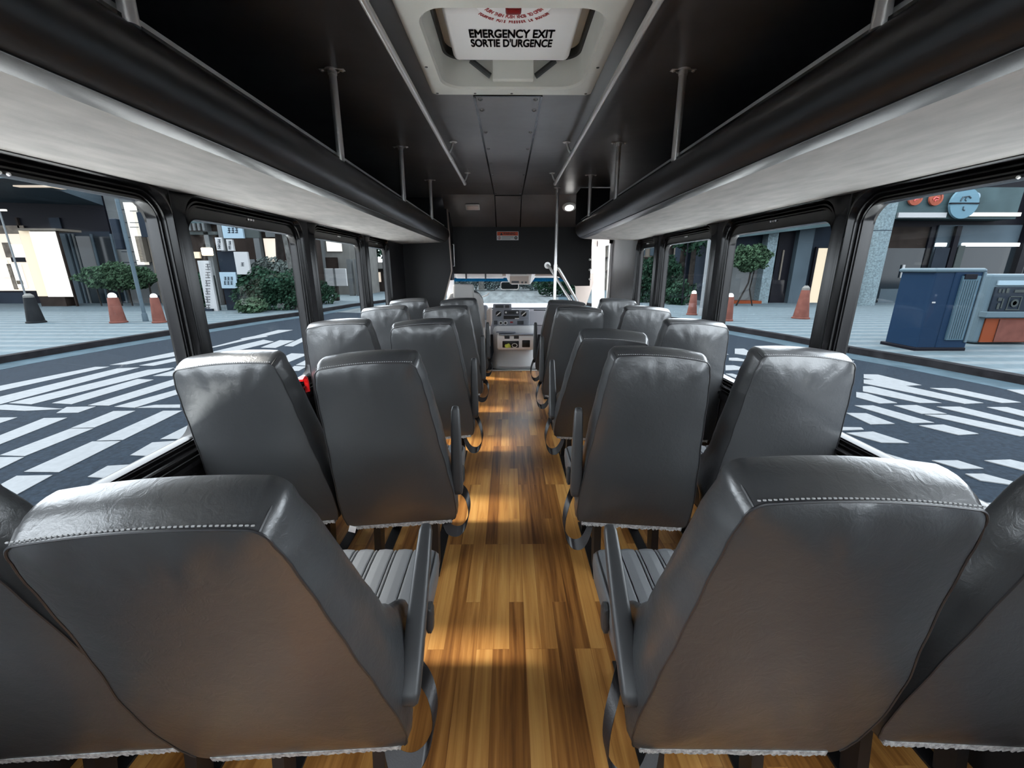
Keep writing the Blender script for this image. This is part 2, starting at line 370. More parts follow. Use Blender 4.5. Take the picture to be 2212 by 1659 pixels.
for (x, sx, wins) in ((XL, -1, WL), (XR, 1, WR)):
    for k, (y0, y1) in enumerate(wins):
        wn += 1
        root = empty('window_%d' % wn, (x, (y0+y1)/2, ZS0)); struct(root)
        inv = Matrix.Translation(-root.location)
        def L(steps, rev=False):
            rings = []
            for (ins, r, dx) in steps:
                rings.append([inv @ Vector(p) for p in ring_yz(y0+ins, y1-ins, ZS0+ins, ZS1-ins, r, x+sx*dx)])
            bm = new(); loft(bm, rings, True, False, False); return bm
        link('window_surround', L([(-.041, .002, .0), (-.030, .085, -.006), (-.018, .095, -.020), (-.010, .098, -.022), (-.004, .098, -.012), (0, .098, .004),
                                   (.003, .096, .006), (.006, .095, -.006), (.011, .093, -.008), (.014, .09, .010), (.018, .088, .014), (.020, .086, .002), (.026, .083, .0), (.029, .08, .03), (.034, .078, .05), (-.035, .002, .056)]), M['rubber'], root, True, 50)
        zt = .045 if k >= 2 else .008
        bm = new(); rings = []
        for (ins, r, dx) in ((.026, .083, .012), (.030, .080, .006), (.040, .072, .006), (.044, .07, .020), (.044, .07, .042)):
            f = zt if ins > .029 else 0
            rings.append([inv @ Vector((x+sx*dx, a, b)) for a, b in rr(y0+ins*.8, y1-ins*.8, ZS0+ins*.8, ZS1-ins*.8-f, r*.8, 8)])
        loft(bm, rings, True, False, False)
        link('sash_frame', bm, M['rubber'], root, True, 50)
        link('window_glass', PR([(inv @ Vector((0, a, b))).yz[:] for a, b in rr(y0+.030, y1-.030, ZS0+.030, ZS1-.030, .06, 8)], sx*.034, sx*.038, 'x'), M['glass'], root)
        if k >= 1:
            for q in range(3):
                bm = new(); lathe(bm, [(0.001, -sx*.004), (.004, -sx*.003), (.005, sx*.001)], (sx*.005, ((y0+y1)/2-root.location.y)-.02+.02*q, ZS1-ZS0-.038), 8, 'x')
                link('rivet', bm, M['chrome'], root)
# ledge rails under the windows
for (x, sx, nm, ye) in ((XL, 1, 'trim_2', 4.62), (XR, -1, 'trim_3', 4.53)):
    bm = new()
    prism(bm, [(x+sx*.0, .655), (x+sx*.030, .655), (x+sx*.034, .640), (x+sx*.022, .632), (x+sx*.022, .606), (x+sx*.012, .600), (x+sx*.0, .600)], YB+.05, ye, 'y')
    struct(link(nm, bm, M['rubber'], None, True, 30))
# unseen rear wall with a window opening added to let in daylight
bm = new(); box(bm, XL, XR, YB-.05, YB, 0, 1.35); box(bm, XL, XR, YB-.05, YB, 1.80, ZC); box(bm, XL, XL+.15, YB-.05, YB, 1.35, 1.80); box(bm, XR-.15, XR, YB-.05, YB, 1.35, 1.80)
struct(link('wall_back', bm, M['wallvinyl']))
struct(link('window_11', B(XL+.15, XR-.15, YB-.03, YB-.024, 1.35, 1.80), M['glass']))

# partition behind the driver and its bright edge post
bm = new(); prism(bm, [(XL, 0), (-.84, 0), (-.82, .97), (-.70, 1.36), (-.735, 2.19), (XL, 2.19)], 5.25, 5.29)
struct(link('wall_partition', bm, M['wallvinyl']))
struct(link('trim_4', T([(-.83, 5.26, .0), (-.815, 5.26, .97), (-.695, 5.26, 1.37), (-.725, 5.26, 2.17)], .011, 8), M['beige'], None, True))
bm = new(); box(bm, -.722, -.70, 5.30, 5.54, 1.25, 2.12)
struct(link('wall_side_return', bm, M['wallvinyl']))
gh = thing('grab_handle', 'small chrome grab handle on the black side panel left of the bulkhead', 'handle', (-.700, 5.45, 1.42))
link('bar', T([(0, 0, 0), (.02, -.01, .0), (.02, -.01, .26), (0, 0, .26)], .006, 8), M['chrome'], gh, True)

# ------------------------------------------------------------------ luggage racks
def rack(x, sx, y1, label):
    # profile in (inward distance from the wall, z); inner edge sits near |x| = 0.72
    e = 0.70 if sx > 0 else 0.70
    w = abs(x)-e                      # depth of the rack
    prof = [(0.0, 1.672), (w-.10, 1.690), (w-.055, 1.700), (w-.025, 1.722), (w-.006, 1.752), (w, 1.785), (w-.003, 1.812), (w-.014, 1.835), (w-.030, 1.848), (w-.040, 1.846),
            (w-.045, 1.835), (w-.048, 1.79), (0.0, 1.78)]
    root = thing('luggage_rack', label, 'luggage rack', (x, .0, 0), 0, 'overhead luggage racks')
    def pts(idx, y, extra=()): return [(-sx*prof[i][0], y, prof[i][1]) for i in idx]
    # rounded front part
    bm = new(); idx = list(range(1, 12))
    loft(bm, [pts(idx, YB+.03), pts(idx, y1)]); link('padded_nose', bm, M['noses'], root, True, 60)
    bm = new(); q = [(0, 1.672), (w-.10, 1.690), (w-.10, 1.70), (0, 1.70)]
    prism(bm, [(-sx*a, b) for a, b in q], YB+.03, y1-.005); link('underside_lining', bm, M['felt'], root)
    bm = new(); prism(bm, [(-sx*0, 1.7005), (-sx*(w-.05), 1.7005), (-sx*(w-.05), 1.785), (-sx*0, 1.785)], YB+.03, y1-.005); link('shelf', bm, M['wallvinyl'], root)
    # rubber step and aluminium rail behind the lip
    bm = new(); prism(bm, [(-sx*(w-.034), 1.847), (-sx*(w-.052), 1.847), (-sx*(w-.052), 1.858), (-sx*(w-.034), 1.858)], YB+.03, y1-.02); link('rubber_strip', bm, M['rubber'], root)
    bm = new(); prism(bm, [(-sx*(w-.052), 1.846), (-sx*(w-.060), 1.846), (-sx*(w-.060), 1.880), (-sx*(w-.052), 1.880)], YB+.03, y1-.03); link('aluminium_rail', bm, M['alu'], root)
    return root, w
rl, wl = rack(XL, -1, 5.22, 'black padded overhead luggage rack along the left side')
rr_, wr = rack(XR, 1, 4.58, 'black padded overhead luggage rack along the right side, ending in an upright board')
# fix orientation: profile extends inward
bm = new(); prism(bm, [(-.64, 1.84), (-.64, 2.13), (-.60, 2.18), (-.30, 2.18), (-.30, 1.80), (-.60, 1.80)], 4.585, 4.61)
link('end_board', bm, M['wallvinyl'], rr_)
for (x, y0) in ((-1.02, 4.8), (1.06, 4.27)):
    r = rl if x < 0 else rr_
    link('seam_clip', B(x-.09-r.location.x, x+.09-r.location.x, y0, y0+.004, 1.683, 1.686), M['rubber'], r)

def stanchion(x, y, label):
    t = thing('rack_stanchion', label, 'pole', (x, y, 1.845), 0, 'poles from the luggage racks to the ceiling')
    h = ZC-1.845
    link('pole', T([(0, 0, 0), (0, 0, h)], .0158, 16), M['chrome'], t, True)
    bm = new(); lathe(bm, [(.030, h-.004), (.030, h-.0005)], n=20); lathe(bm, [(.0185, h-.02), (.0185, h-.003)], n=16)
    box(bm, -.052, .052, -.012, .012, h-.004, h-.0006, .002)
    link('ceiling_flange', bm, M['chrome'], t, True)
    for s in (-1, 1):
        bm = new(); lathe(bm, [(.001, h-.010), (.006, h-.008), (.008, h-.004)], (s*.042, 0, 0), 8); link('screw', bm, M['chrome'], t)
for i, (x, y) in enumerate(((-0.733, 0.968), (-0.733, 2.019), (-0.733, 3.152), (-0.733, 4.248), (0.733, 0.968), (0.733, 2.01), (0.733, 3.052), (0.733, 4.021))):
    o = ['nearest', 'second', 'third', 'farthest'][i % 4]; s = 'left' if i < 4 else 'right'
    stanchion(x, y, '%s steel pole between the %s luggage rack and the ceiling' % (o, s))

# ceiling handrails
def handrail(sx, x0, x1, y0, y1, label):
    t = thing('ceiling_handrail', label, 'handrail', (x0, y0, ZC-.075), 0, 'handrails under the ceiling')
    v = Vector((x1-x0, y1-y0, 0))
    link('rail', T([(0, 0, 0), v], .0128, 16), M['chrome'], t, True)
    k = (3.14-y0)/(y1-y0); c = v*k
    link('sleeve', T([c, v*(k+.012)], .0145, 16), M['chrome'], t, True)
    for e in (Vector((0, 0, 0)), v):
        bm = new(); bmesh.ops.create_uvsphere(bm, u_segments=14, v_segments=8, radius=.0155, matrix=Matrix.Translation(e)); link('end_cap', bm, M['chrome'], t, True)
    for kk in ((1.42-y0)/(y1-y0), (3.03-y0)/(y1-y0), (3.94-y0)/(y1-y0)):
        c = v*kk; bm = new()
        tube(bm, [c, c+Vector((-sx*.020, 0, .03)), c+Vector((-sx*.035, 0, .070))], .008, 8)
        lathe(bm, [(.026, .070), (.026, .0745)], (c.x-sx*.035, c.y, 0), 14)
        link('bracket', bm, M['chrome'], t, True)
handrail(-1, -.405, -.385, 1.31, 4.01, 'long steel ceiling handrail left of the roof hatch')
handrail(1, .425, .415, 1.31, 4.01, 'long steel ceiling handrail right of the roof hatch')

# ------------------------------------------------------------------ roof hatch
hx, hy = (HX0+HX1)/2, (HY0+HY1)/2
t = thing('roof_hatch', 'off-white emergency exit roof hatch with lettering and red knob', 'roof hatch', (hx, hy, ZC))
def rxy(ax, ay, r, z, oy=0): return [(a, b+oy, z) for a, b in rr(-ax, ax, -ay, ay, r, 8)]
ox, oy_ = .3025, .295
bm = new()
loft(bm, [rxy(.372, .385, .02, -.001), rxy(.370, .383, .02, -.012), rxy(.362, .375, .02, -.016), rxy(ox+.02, oy_+.02, .10, -.016), rxy(ox+.008, oy_+.008, .095, -.020), rxy(ox, oy_, .09, -.012), rxy(ox-.002, oy_-.002, .09, .012), rxy(ox-.006, oy_-.006, .085, .05), rxy(ox-.008, oy_-.008, .085, .085)], True, False, False)
link('hatch_frame', bm, M['hatch'], t, True, 40)
for (a, b) in ((-.345, -.362), (.345, -.362), (-.345, .360), (.345, .360), (-.347, .1), (.347, .1), (0, .360), (-.17, .360), (0, -.362)):
    bm = new(); lathe(bm, [(.001, -.0185), (.006, -.0175), (.0065, -.0145)], (a, b, 0), 10); link('frame_screw', bm, M['screw'], t)
bm = new(); loft(bm, [rxy(.295, .288, .085, .085), rxy(.284, .278, .08, .088), rxy(.284, .278, .08, .12), rxy(.30, .29, .08, .12)], True, False, False)
link('gasket', bm, M['hatchdark'], t, True)
bm = new(); loft(bm, [rxy(.302, .295, .09, .118), rxy(.302, .295, .09, .135)]); link('outer_cover', bm, M['hatch'], t)
lid = link('inner_lid', B(-.25, .245, -.13, .243, .06, .118, .025, 4), M['hatchlid'], t, True)
lid2 = None
bm = new(); box(bm, -.085, .095, .262, .290, .004, .100, .003); link('hinge_cover', bm, M['hatch'], t)
for s in (-1, 1):
    bm = new(); tube(bm, [(s*.185+.005, .262, .075), (s*.10+.005, .272, .020)], .012, 8); link('hinge_arm', bm, M['hatchdark'], t, True)
LZ = .0585
# knob plate: the lower half of a disc near the rear edge of the lid
bm = new(); poly = [(-.128, -.235), (.133, -.235), (.133, -.185)]+[(.0025+.1305*math.cos(a), -.185+.095*math.sin(a)) for a in [PI*k/14 for k in range(1, 14)]]+[(-.128, -.185)]
prism(bm, poly, .050, .058, 'z'); link('knob_plate', bm, M['hatchlid'], t)
link('plate_bracket', B(-.131, .136, -.30, -.225, .046, .085, .002), M['hatch'], t)
bm = new(); box(bm, -.018, .023, -.240, -.196, .026, .052, .008, 3); box(bm, -.025, .028, -.204, -.176, .022, .040, .007, 3); link('release_knob', bm, M['redknob'], t, True)
RX = (PI, 0, 0)     # lettering faces down, its top towards the rear
def fit_text(s, width, size, m, parent, loc, rot, bold=0.0, name='lettering'):
    o = text_obj(s, size, m, parent, loc, rot, name=name)
    if bold:      # heavier strokes: the outlines laid over one another a hair apart
        bm = new(); bm.from_mesh(o.data)
        for dx, dy in ((bold, 0), (-bold, 0), (0, bold*.6), (0, -bold*.6)):
            me = o.data.copy(); me.transform(Matrix.Translation((dx, dy, 0))); bm.from_mesh(me); bpy.data.meshes.remove(me)
        bm.to_mesh(o.data); bm.free()
    w = max(v.co.x for v in o.data.vertices)-min(v.co.x for v in o.data.vertices)
    o.scale = (width/w, 1, 1); return o
fit_text('EMERGENCY EXIT', .325, .078, M['blackink'], t, (-.003, .018, LZ), RX, .0028)
fit_text("SORTIE D'URGENCE", .322, .078, M['blackink'], t, (-.003, .086, LZ), RX, .0028)
fit_text('TO EXIT', .060, .026, M['redink'], t, (.078, -.200, .0495), RX, .0004)
fit_text('POUR SORTIR', .075, .024, M['redink'], t, (-.075, -.200, .0495), RX, .0004)
def arc_text(s, cx, cy, rad_x, rad_y, a0, a1, size, z, xs=.8):
    n = len(s); holder = new(); me0 = None
    for i, ch in enumerate(s):
        if ch == ' ': continue
        a = a0+(a1-a0)*(i+.5)/n
        o = text_obj(ch, size, M['redink'], None, (0, 0, 0), (0, 0, 0), bold=.0004)
        tang = math.atan2(-rad_y*math.sin(a), rad_x*math.cos(a))
        mx = Matrix.Translation((cx+rad_x*math.sin(a), cy+rad_y*math.cos(a), z)) @ Matrix.Rotation(tang, 4, 'Z') @ Matrix.Rotation(PI, 4, 'X') @ Matrix.Diagonal((xs, 1, 1, 1))
        o.data.transform(mx); holder.from_mesh(o.data); md = o.data; bpy.data.objects.remove(o); bpy.data.meshes.remove(md)
    link('lettering', holder, M['redink'], t)
arc_text('TURN THEN PUSH KNOB TO OPEN', .0025, -.235, .120, .122, -.92, .92, .024, .0495, .62)
arc_text('TOURNER PUIS PRESSER LE BOUTON', .0025, -.235, .165, .172, -.82, .82, .022, LZ, .62)

# central ceiling cover panels with screws
def cover(name, label, pts, screws, th=.006):
    t = thing(name, label, 'ceiling panel', (0, 0, 0))
    bm = new(); loft(bm, [[Vector(p) for p in pts], [Vector(p)+Vector((0, 0, -th)) for p in pts]]); link('panel', bm, M['blackvinyl'], t)
    A, B_, C_, D_ = [Vector(p) for p in pts]
    for (p, q) in ((A, D_), (B_, C_), (A, B_)):
        d = (q-p).normalized(); n = d.cross(Vector((0, 0, 1))).normalized()*.006; k = Vector((0, 0, -th-.001)); bm = new()
        loft(bm, [[p-n, p+n, p+n+k, p-n+k], [q-n, q+n, q+n+k, q-n+k]]); link('seam_gasket', bm, M['rubber'], t)
    for p in screws:
        bm = new(); lathe(bm, [(.001, -.009), (.009, -.006), (.012, 0)], (p[0], p[1], p[2]-th), 10); link('screw', bm, M['screw'], t, True)
cover('ceiling_cover_panel', 'long black ceiling cover strip with domed screws in front of the hatch',
      [(-.160, 2.275, ZC-.0005), (.160, 2.275, ZC-.0005), (.155, 5.02, ZC-.0005), (-.155, 5.02, ZC-.0005)],
      [(s*.135, y, ZC-.0005) for s in (-1, 1) for y in (2.31, 2.45, 2.81, 3.17, 3.57, 3.98, 4.48, 4.93)])
cover('ceiling_cover_panel', 'short black cover panel with screws on the sloping ceiling above the warning label',
      [(-.150, 5.05, slope_z(5.05)-.001), (.150, 5.05, slope_z(5.05)-.001), (.150, 5.535, slope_z(5.535)-.001), (-.150, 5.535, slope_z(5.535)-.001)],
      [(s*.130, y, slope_z(y)) for s in (-1, 1) for y in (5.09, 5.29, 5.49)])

# ceiling lamps on the slope
sl = math.atan2(SZ1-ZC, SY1-YF)
t = thing('ceiling_lamp', 'round lit ceiling lamp on the sloping front panel', 'lamp', (.715, 5.215, slope_z(5.215)-.001)); t.rotation_euler = (sl, 0, 0)
bm = new(); lathe(bm, [(.050, -.016), (.072, -.014), (.080, -.006), (.082, 0)], n=28); link('bezel', bm, M['cabwhite'], t, True)
bm = new(); lathe(bm, [(.001, -.024), (.030, -.022), (.050, -.0165), (.052, -.015)], n=28); link('lens', bm, M['lampon'], t, True)
t = thing('ceiling_lamp', 'small rectangular unlit ceiling lamp on the sloping front panel', 'lamp', (-.415, 5.215, slope_z(5.215)-.001)); t.rotation_euler = (sl, 0, 0)
link('bezel', B(-.082, .082, -.048, .048, -.012, 0, .004), M['cabwhite'], t)
link('lens', B(-.068, .068, -.034, .034, -.018, -.011, .004), M['lampoff'], t)

# warning label
t = thing('warning_label', 'orange and white warning label on the black bulkhead', 'label', (-.008, 5.5446, 1.842))
link('white_field', B(-.138, .138, -.0015, .0005, -.105, .0, .0), M['whiteink'], t)
link('orange_field', B(-.132, .132, -.0025, -.001, -.050, -.005), M['orange'], t)
bm = new(); prism(bm, [(-.096, -.044), (-.060, -.044), (-.078, -.012)], -.0035, -.002); link('warning_triangle', bm, M['blackink'], t)
text_obj('WARNING', .042, M['blackink'], t, (.022, -.0028, -.028), (PI/2, 0, 0), bold=.001, xs=.75)
bm = new(); lathe(bm, [(.020, -.003), (.020, -.002)], (-.105, 0, -.077), 20, 'y'); link('symbol', bm, M['redink'], t)
bm = new(); lathe(bm, [(.015, -.0035), (.015, -.003)], (-.105, 0, -.077), 20, 'y'); link('symbol_disc', bm, M['whiteink'], t)
link('symbol_figure', B(-.109, -.101, -.0042, -.0035, -.091, -.064), M['redink'], t)
bm = new(); lathe(bm, [(.020, -.003), (.020, -.002)], (.105, 0, -.077), 20, 'y'); link('symbol', bm, M['blackink'], t)
bm = new(); box(bm, .095, .115, -.0042, -.0032, -.084, -.079); box(bm, .095, .115, -.0042, -.0032, -.072, -.068); link('symbol_figure', bm, M['whiteink'], t)
bm = new()
for k in range(3): box(bm, -.075, .075-(k == 2)*.04, -.0026, -.0014, -.066-.013*k, -.063-.013*k)
link('small_print', bm, M['signgrey'], t)

# front vertical pole and the entry grab rails
t = thing('floor_to_ceiling_pole', 'steel floor-to-ceiling pole beside the front right seats', 'pole', (.505, 4.60, 0))
link('pole', T([(0, 0, 0), (.0, 0, ZC-.001)], .0165, 16), M['chrome'], t, True)
bm = new(); lathe(bm, [(.036, ZC-.007), (.036, ZC-.001)], n=20); link('ceiling_flange', bm, M['chrome'], t, True)
bm = new(); lathe(bm, [(.036, .001), (.036, .007)], n=20); link('floor_flange', bm, M['chrome'], t, True)
t = thing('entry_grab_rail', 'slanting steel grab rail fixed to the bulkhead by a round flange', 'handrail', (.505, 5.544, 1.43))
link('rail', T([(0, 0, 0), (.0, -.05, 0), (.03, -.09, -.04), (.36, -.28, -.56), (.50, -.33, -.78), (.53, -.34, -1.43)], .0165, 14), M['chrome'], t, True)
bm = new(); lathe(bm, [(.042, -.008), (.042, -.001)], n=20, axis='y'); link('flange', bm, M['chrome'], t, True)
t = thing('entry_grab_rail', 'slanting steel grab rail clamped to the front vertical pole', 'handrail', (.525, 4.60, 1.40))
link('rail', T([(0, 0, 0), (.02, 0, -.02), (.32, .16, -.47), (.47, .24, -.72), (.50, .25, -1.40)], .0165, 14), M['chrome'], t, True)
bm = new(); lathe(bm, [(.023, -.03), (.023, .03)], (-.02, 0, 0), 14); link('clamp', bm, M['chrome'], t, True)

# ================================================================== SEATS
ZT = .745    # length of the backrest
WT = [(0, .238), (.04, .243), (.13, .243), (.28, .231), (.42, .217), (.56, .206), (.66, .196), (.745, .180)]
TT = [(0, .085), (.07, .115), (.105, .165), (.125, .245), (.165, .262), (.20, .245), (.235, .200), (.33, .155), (.48, .125), (.62, .112), (.745, .098)]
def back_outline():
    pts = []
    # from bottom centre going to +x, up, over the top to -x and down
    n = 10
    for k in range(n): pts.append((.205*k/n, 0.0))
    for k in range(9):
        a = PI/2*k/8; pts.append((.205+.033*math.sin(a), .036-.036*math.cos(a)))
    for k in range(1, 30):
        z = .036+(ZT-.035-.036)*k/30; pts.append((interp(WT, z), z))
    for k in range(9):
        a = PI/2*k/8; w = interp(WT, ZT-.035); pts.append((w-.03+.03*math.cos(a), ZT-.035+.035*math.sin(a)))
    w = interp(WT, ZT-.035)-.03
    for k in range(1, 8): x = w*(1-k/8); pts.append((x, ZT+.010*(1-(x/w)**2)))
    pts.append((0, ZT+.010))
    half = pts
    return half+[(-x, z) for x, z in half[-2:0:-1]]
OUT = back_outline()
def spine(z): return min(max(z, .20), ZT-.15)
def back_mesh(seed, outer=0):
    rnd = random.Random(seed); ph = [rnd.uniform(0, 6.28) for _ in range(6)]
    def pucker(x, z, s):
        d = ZT-z
        k = math.exp(-((d-.045)/.035)**2)*(1 if s < .99 else 0)
        e = (math.sin(x*62+ph[0])*.6+math.sin(x*97+ph[1])*.5+math.sin(x*29+ph[2])*.6)
        big = .0030*math.sin(x*9+z*7+ph[3])+.0025*math.sin(z*13-x*6+ph[4])
        return k*e*.0032+big*(1-s**6)
    bm = new(); rings = []
    for s in (0.0, .18, .36, .52, .66, .78, .87, .93, .97, .99, 1.0):   # rear face, centre outwards
        rings.append([(x*s, -(.016*(1-s**3))+.004+pucker(x*s, spine(z)+(z-spine(z))*s, s), spine(z)+(z-spine(z))*s) for x, z in OUT])
    for f in (.10, .25, .42, .60, .76, .90):
        puff = .010*math.sin(PI*f)
        R = []
        for x, z in OUT:
            t = interp(TT, z); g = 1+puff/.2*(1 if abs(x) > .15 else abs(x)/.15)*.8
            g *= 1-.13*max(0, f-.30)*min(1, max(0, (.42-z)/.14))
            zz = z+(.012*math.sin(PI*f*.9) if z > ZT-.05 else 0)+(.014*f if z > ZT-.03 else 0)
            R.append((x*g, .008+(t-.008)*f, zz))
        rings.append(R)
    for (s, f) in ((.975, .965), (.93, 1.0), (.8, .99), (.5, .93), (.2, .90)):
        R = []
        for x, z in OUT:
            z2 = spine(z)+(z-spine(z))*s; t = interp(TT, z)*s+(1-s)*.13; R.append((x*s*(1-.085*min(1, max(0, (.42-z)/.14))), t*f, z2+(.014 if z > ZT-.03 else 0)))
        rings.append(R)
    if outer:      # the rearmost seats have a fuller hip on the wall side
        for R_ in rings:
            for i, p in enumerate(R_):
                if p[0]*outer > .02: R_[i] = (p[0]*(1+.17*math.exp(-((p[2]-.24)/.24)**2)), p[1], p[2])
                elif p[0]*outer < -.02: R_[i] = (p[0]*1.0, p[1], p[2])
    loft(bm, rings)
    return bm
def seam_mesh(outer=0):
    bm = new(); h = [(x, -.0005+.004, z) for x, z in OUT]
    if outer: h = [(x*(1+(.17 if x*outer > 0 else .0)*math.exp(-((z-.24)/.24)**2)), y, z) for x, y, z in h]
    loop = h[14:len(h)-14]; tube(bm, loop, .0024, 6)
    w = interp(WT, ZT-.035)
    for s in (-1, 1):
        pts = [(s*(w-.012), .004, ZT-.010), (s*(w-.006), .03, ZT+.002), (s*(w-.004), .06, ZT+.008), (s*(w-.010), .088, ZT+.006), (s*(w-.014), .096, ZT-.02)]
        tube(bm, pts, .0024, 6)
    return bm
def stitch_mesh():
    bm = new(); w = interp(WT, ZT-.035)-.012
    n = 44
    for k in range(n):
        x = -w+2*w*(k+.5)/n; z = ZT+.010*(1-(x/w)**2)
        box(bm, x-.0022, x+.0022, .006, .0080, z+.0016, z+.0034)
    return bm
def hem_mesh():
    bm = new(); rnd = random.Random(3)
    lower = [p for p in OUT[:13]]; pts = [(-x, z) for x, z in lower[::-1]][:-1]+lower
    top, bot = [], []
    A, Bq = [], []
    fine = []
    for (x0, z0), (x1, z1) in zip(pts, pts[1:]):
        for k in range(4): fine.append((x0+(x1-x0)*k/4, z0+(z1-z0)*k/4))
    rings = []
    for x, z in fine:
        r = rnd.uniform(.002, .011)
        rings.append([(x, .001, z+.009), (x, .000, z-r), (x, .085, z-r), (x, .085, z+.005)])
    loft(bm, rings); return bm
def cushion_mesh():
    bm = new(); rings = []
    hw = .246; y0, y1 = .045, .548
    def top(x):
        ax = abs(x)
        edge = -.018*max(0, (ax-.215)/.031)**2
        if ax < .165:
            u = (x+.165)/.066; f = u-math.floor(u); d = min(f, 1-f)
            return edge+.007*(1-math.exp(-((d-.085)/.035)**2))+.004*min(1, d/.5)-.004
        return edge+.004
    N = 260
    def ring(y, sz, sx):
        R = []
        for k in range(N+1):
            x = -hw+2*hw*k/N; R.append((x*sx, y, .345+(.115+top(x))*sz))
        R += [(hw*sx*1.005, y, .345+.06*sz), (hw*sx*.98, y, .345), (-hw*sx*.98, y, .345), (-hw*sx*1.005, y, .345+.06*sz)]
        return R
    for (y, sz, sx) in ((y0, .9, .98), (y0+.02, 1, 1), (.2, .99, 1), (.3, .985, 1), (.37, 1.0, 1), (.45, 1.03, 1), (.51, 1.02, 1), (.531, .97, .995), (.543, .86, .985), (y1, .70, .97), (y1-.004, .2, .955)):
        rings.append(ring(y, sz, sx))
    loft(bm, rings); return bm
def side_piping():
    return T([(.239, .07, .4575), (.239, .3, .455), (.239, .46, .461), (.236, .523, .458), (.232, .540, .44)], .0025, 6)
def arm_mesh():
    # pad along +z in local space, pivot at the origin; flattened capsule that tapers to the tip
    bm = new(); rings = []
    for (z, a, b) in ((-.035, .006, .018), (-.030, .014, .026), (-.01, .017, .030), (.06, .017, .030), (.16, .016, .028), (.26, .015, .025), (.335, .0135, .021), (.350, .010, .016), (.354, .004, .008)):
        rings.append([(x, y, z) for x, y in rr(-b*.80, b*.80, -a*1.2, a*1.2, min(a, b)*.75, 4)])
    loft(bm, rings); return bm
def belt_mesh(big):
    bm = new()
    if big: path = [(0, .16, .42), (.012, .13, .44), (.035, .085, .425), (.056, .055, .37), (.062, .035, .315), (.050, .02, .27), (.025, .01, .245), (-.010, .0, .255), (-.04, .02, .29), (-.06, .05, .33)]
    else: path = [(0, .16, .42), (.015, .13, .435), (.045, .10, .42), (.060, .075, .375), (.055, .05, .33), (.035, .03, .295), (.005, .015, .29), (-.03, .02, .305), (-.05, .05, .33)]
    pts = []
    for i in range(len(path)-1):
        for k in range(4):
            t = k/4; p0 = Vector(path[max(i-1, 0)]); p1 = Vector(path[i]); p2 = Vector(path[i+1]); p3 = Vector(path[min(i+2, len(path)-1)])
            pts.append(.5*((2*p1)+(-p0+p2)*t+(2*p0-5*p1+4*p2-p3)*t*t+(-p0+3*p1-3*p2+p3)*t**3))
    pts.append(Vector(path[-1]))
    strip(bm, pts, (.15, .75, .65), .046, .0022); return bm
def leg_mesh(s):
    bm = new(); x = s*.135
    prism(bm, [(.10, 0.004), (.155, 0.004), (.215, .345), (.15, .345)], x-.016, x+.016, 'x')
    prism(bm, [(.42, 0.004), (.47, 0.004), (.44, .345), (.38, .345)], x-.016, x+.016, 'x')
    box(bm, x-.024, x+.024, .06, .50, 0, .008); return bm
# one seat of each kind, facing +y; local origin on the floor under the backrest pivot
DEF = {}
def make_defs():
    def md(name, bm, m, smooth=True, ang=35):
        bmesh.ops.recalc_face_normals(bm, faces=bm.faces[:])
        me = bpy.data.meshes.new(name)
        if smooth:
            a = math.radians(ang)
            for f in bm.faces: f.smooth = True
            for e in bm.edges:
                if len(e.link_faces) == 2 and e.calc_face_angle(0) > a: e.smooth = False
        bm.to_mesh(me); bm.free(); me.materials.append(m); DEF[name] = me
    for k in range(3): md('backrest%d' % k, back_mesh(11+k), M['vinyl'], True, 42)
    md('backrest-1', back_mesh(21, -1), M['vinyl'], True, 42); md('backrest-2', back_mesh(22, 1), M['vinyl'], True, 42)
    md('seam-1', seam_mesh(-1), M['seam']); md('seam-2', seam_mesh(1), M['seam'])
    md('seam', seam_mesh(), M['seam']); md('stitching', stitch_mesh(), M['stitch'], False); md('hem', hem_mesh(), M['hem'], False)
    md('cushion', cushion_mesh(), M['cushion'], True, 50); md('piping', side_piping(), M['seam'])
    md('armrest', arm_mesh(), M['armrest'], True, 60)
    for s in (-1, 1): md('leg%d' % s, leg_mesh(s), M['blackmetal'], False)
    md('frame', B(-.225, .225, .07, .52, .318, .344, .004), M['blackmetal'], False)
    for b in (0, 1):
        md('belt%d' % b, belt_mesh(b), M['belt'], True, 60)
    bm = new(); rings = []
    for (x, s) in ((0, .8), (.004, 1), (.014, 1), (.019, .75)): rings.append([(x, a*s, b*s) for a, b in rr(-.020, .020, -.045, .045, .019, 6)])
    loft(bm, rings); box(bm, -.012, .0, -.010, .010, -.012, .012); md('lever', bm, M['armrest'], True, 50)
    bm = new(); box(bm, -.02, .02, -.03, .03, -.007, .007, .003); box(bm, -.017, .017, -.10, -.03, -.0015, .0015); md('buckle', bm, M['armrest'], False)
    md('care_tag', B(-.015, .015, -.002, .0, -.03, .0), M['whiteink'], False)
make_defs()
def child(name, key, parent, loc=(0, 0, 0), rot=(0, 0, 0), scale=None):
    o = bpy.data.objects.new(name, DEF[key]); COL.objects.link(o); o.parent = parent; o.location = loc; o.rotation_euler = rot
    if scale: o.scale = scale
    return o
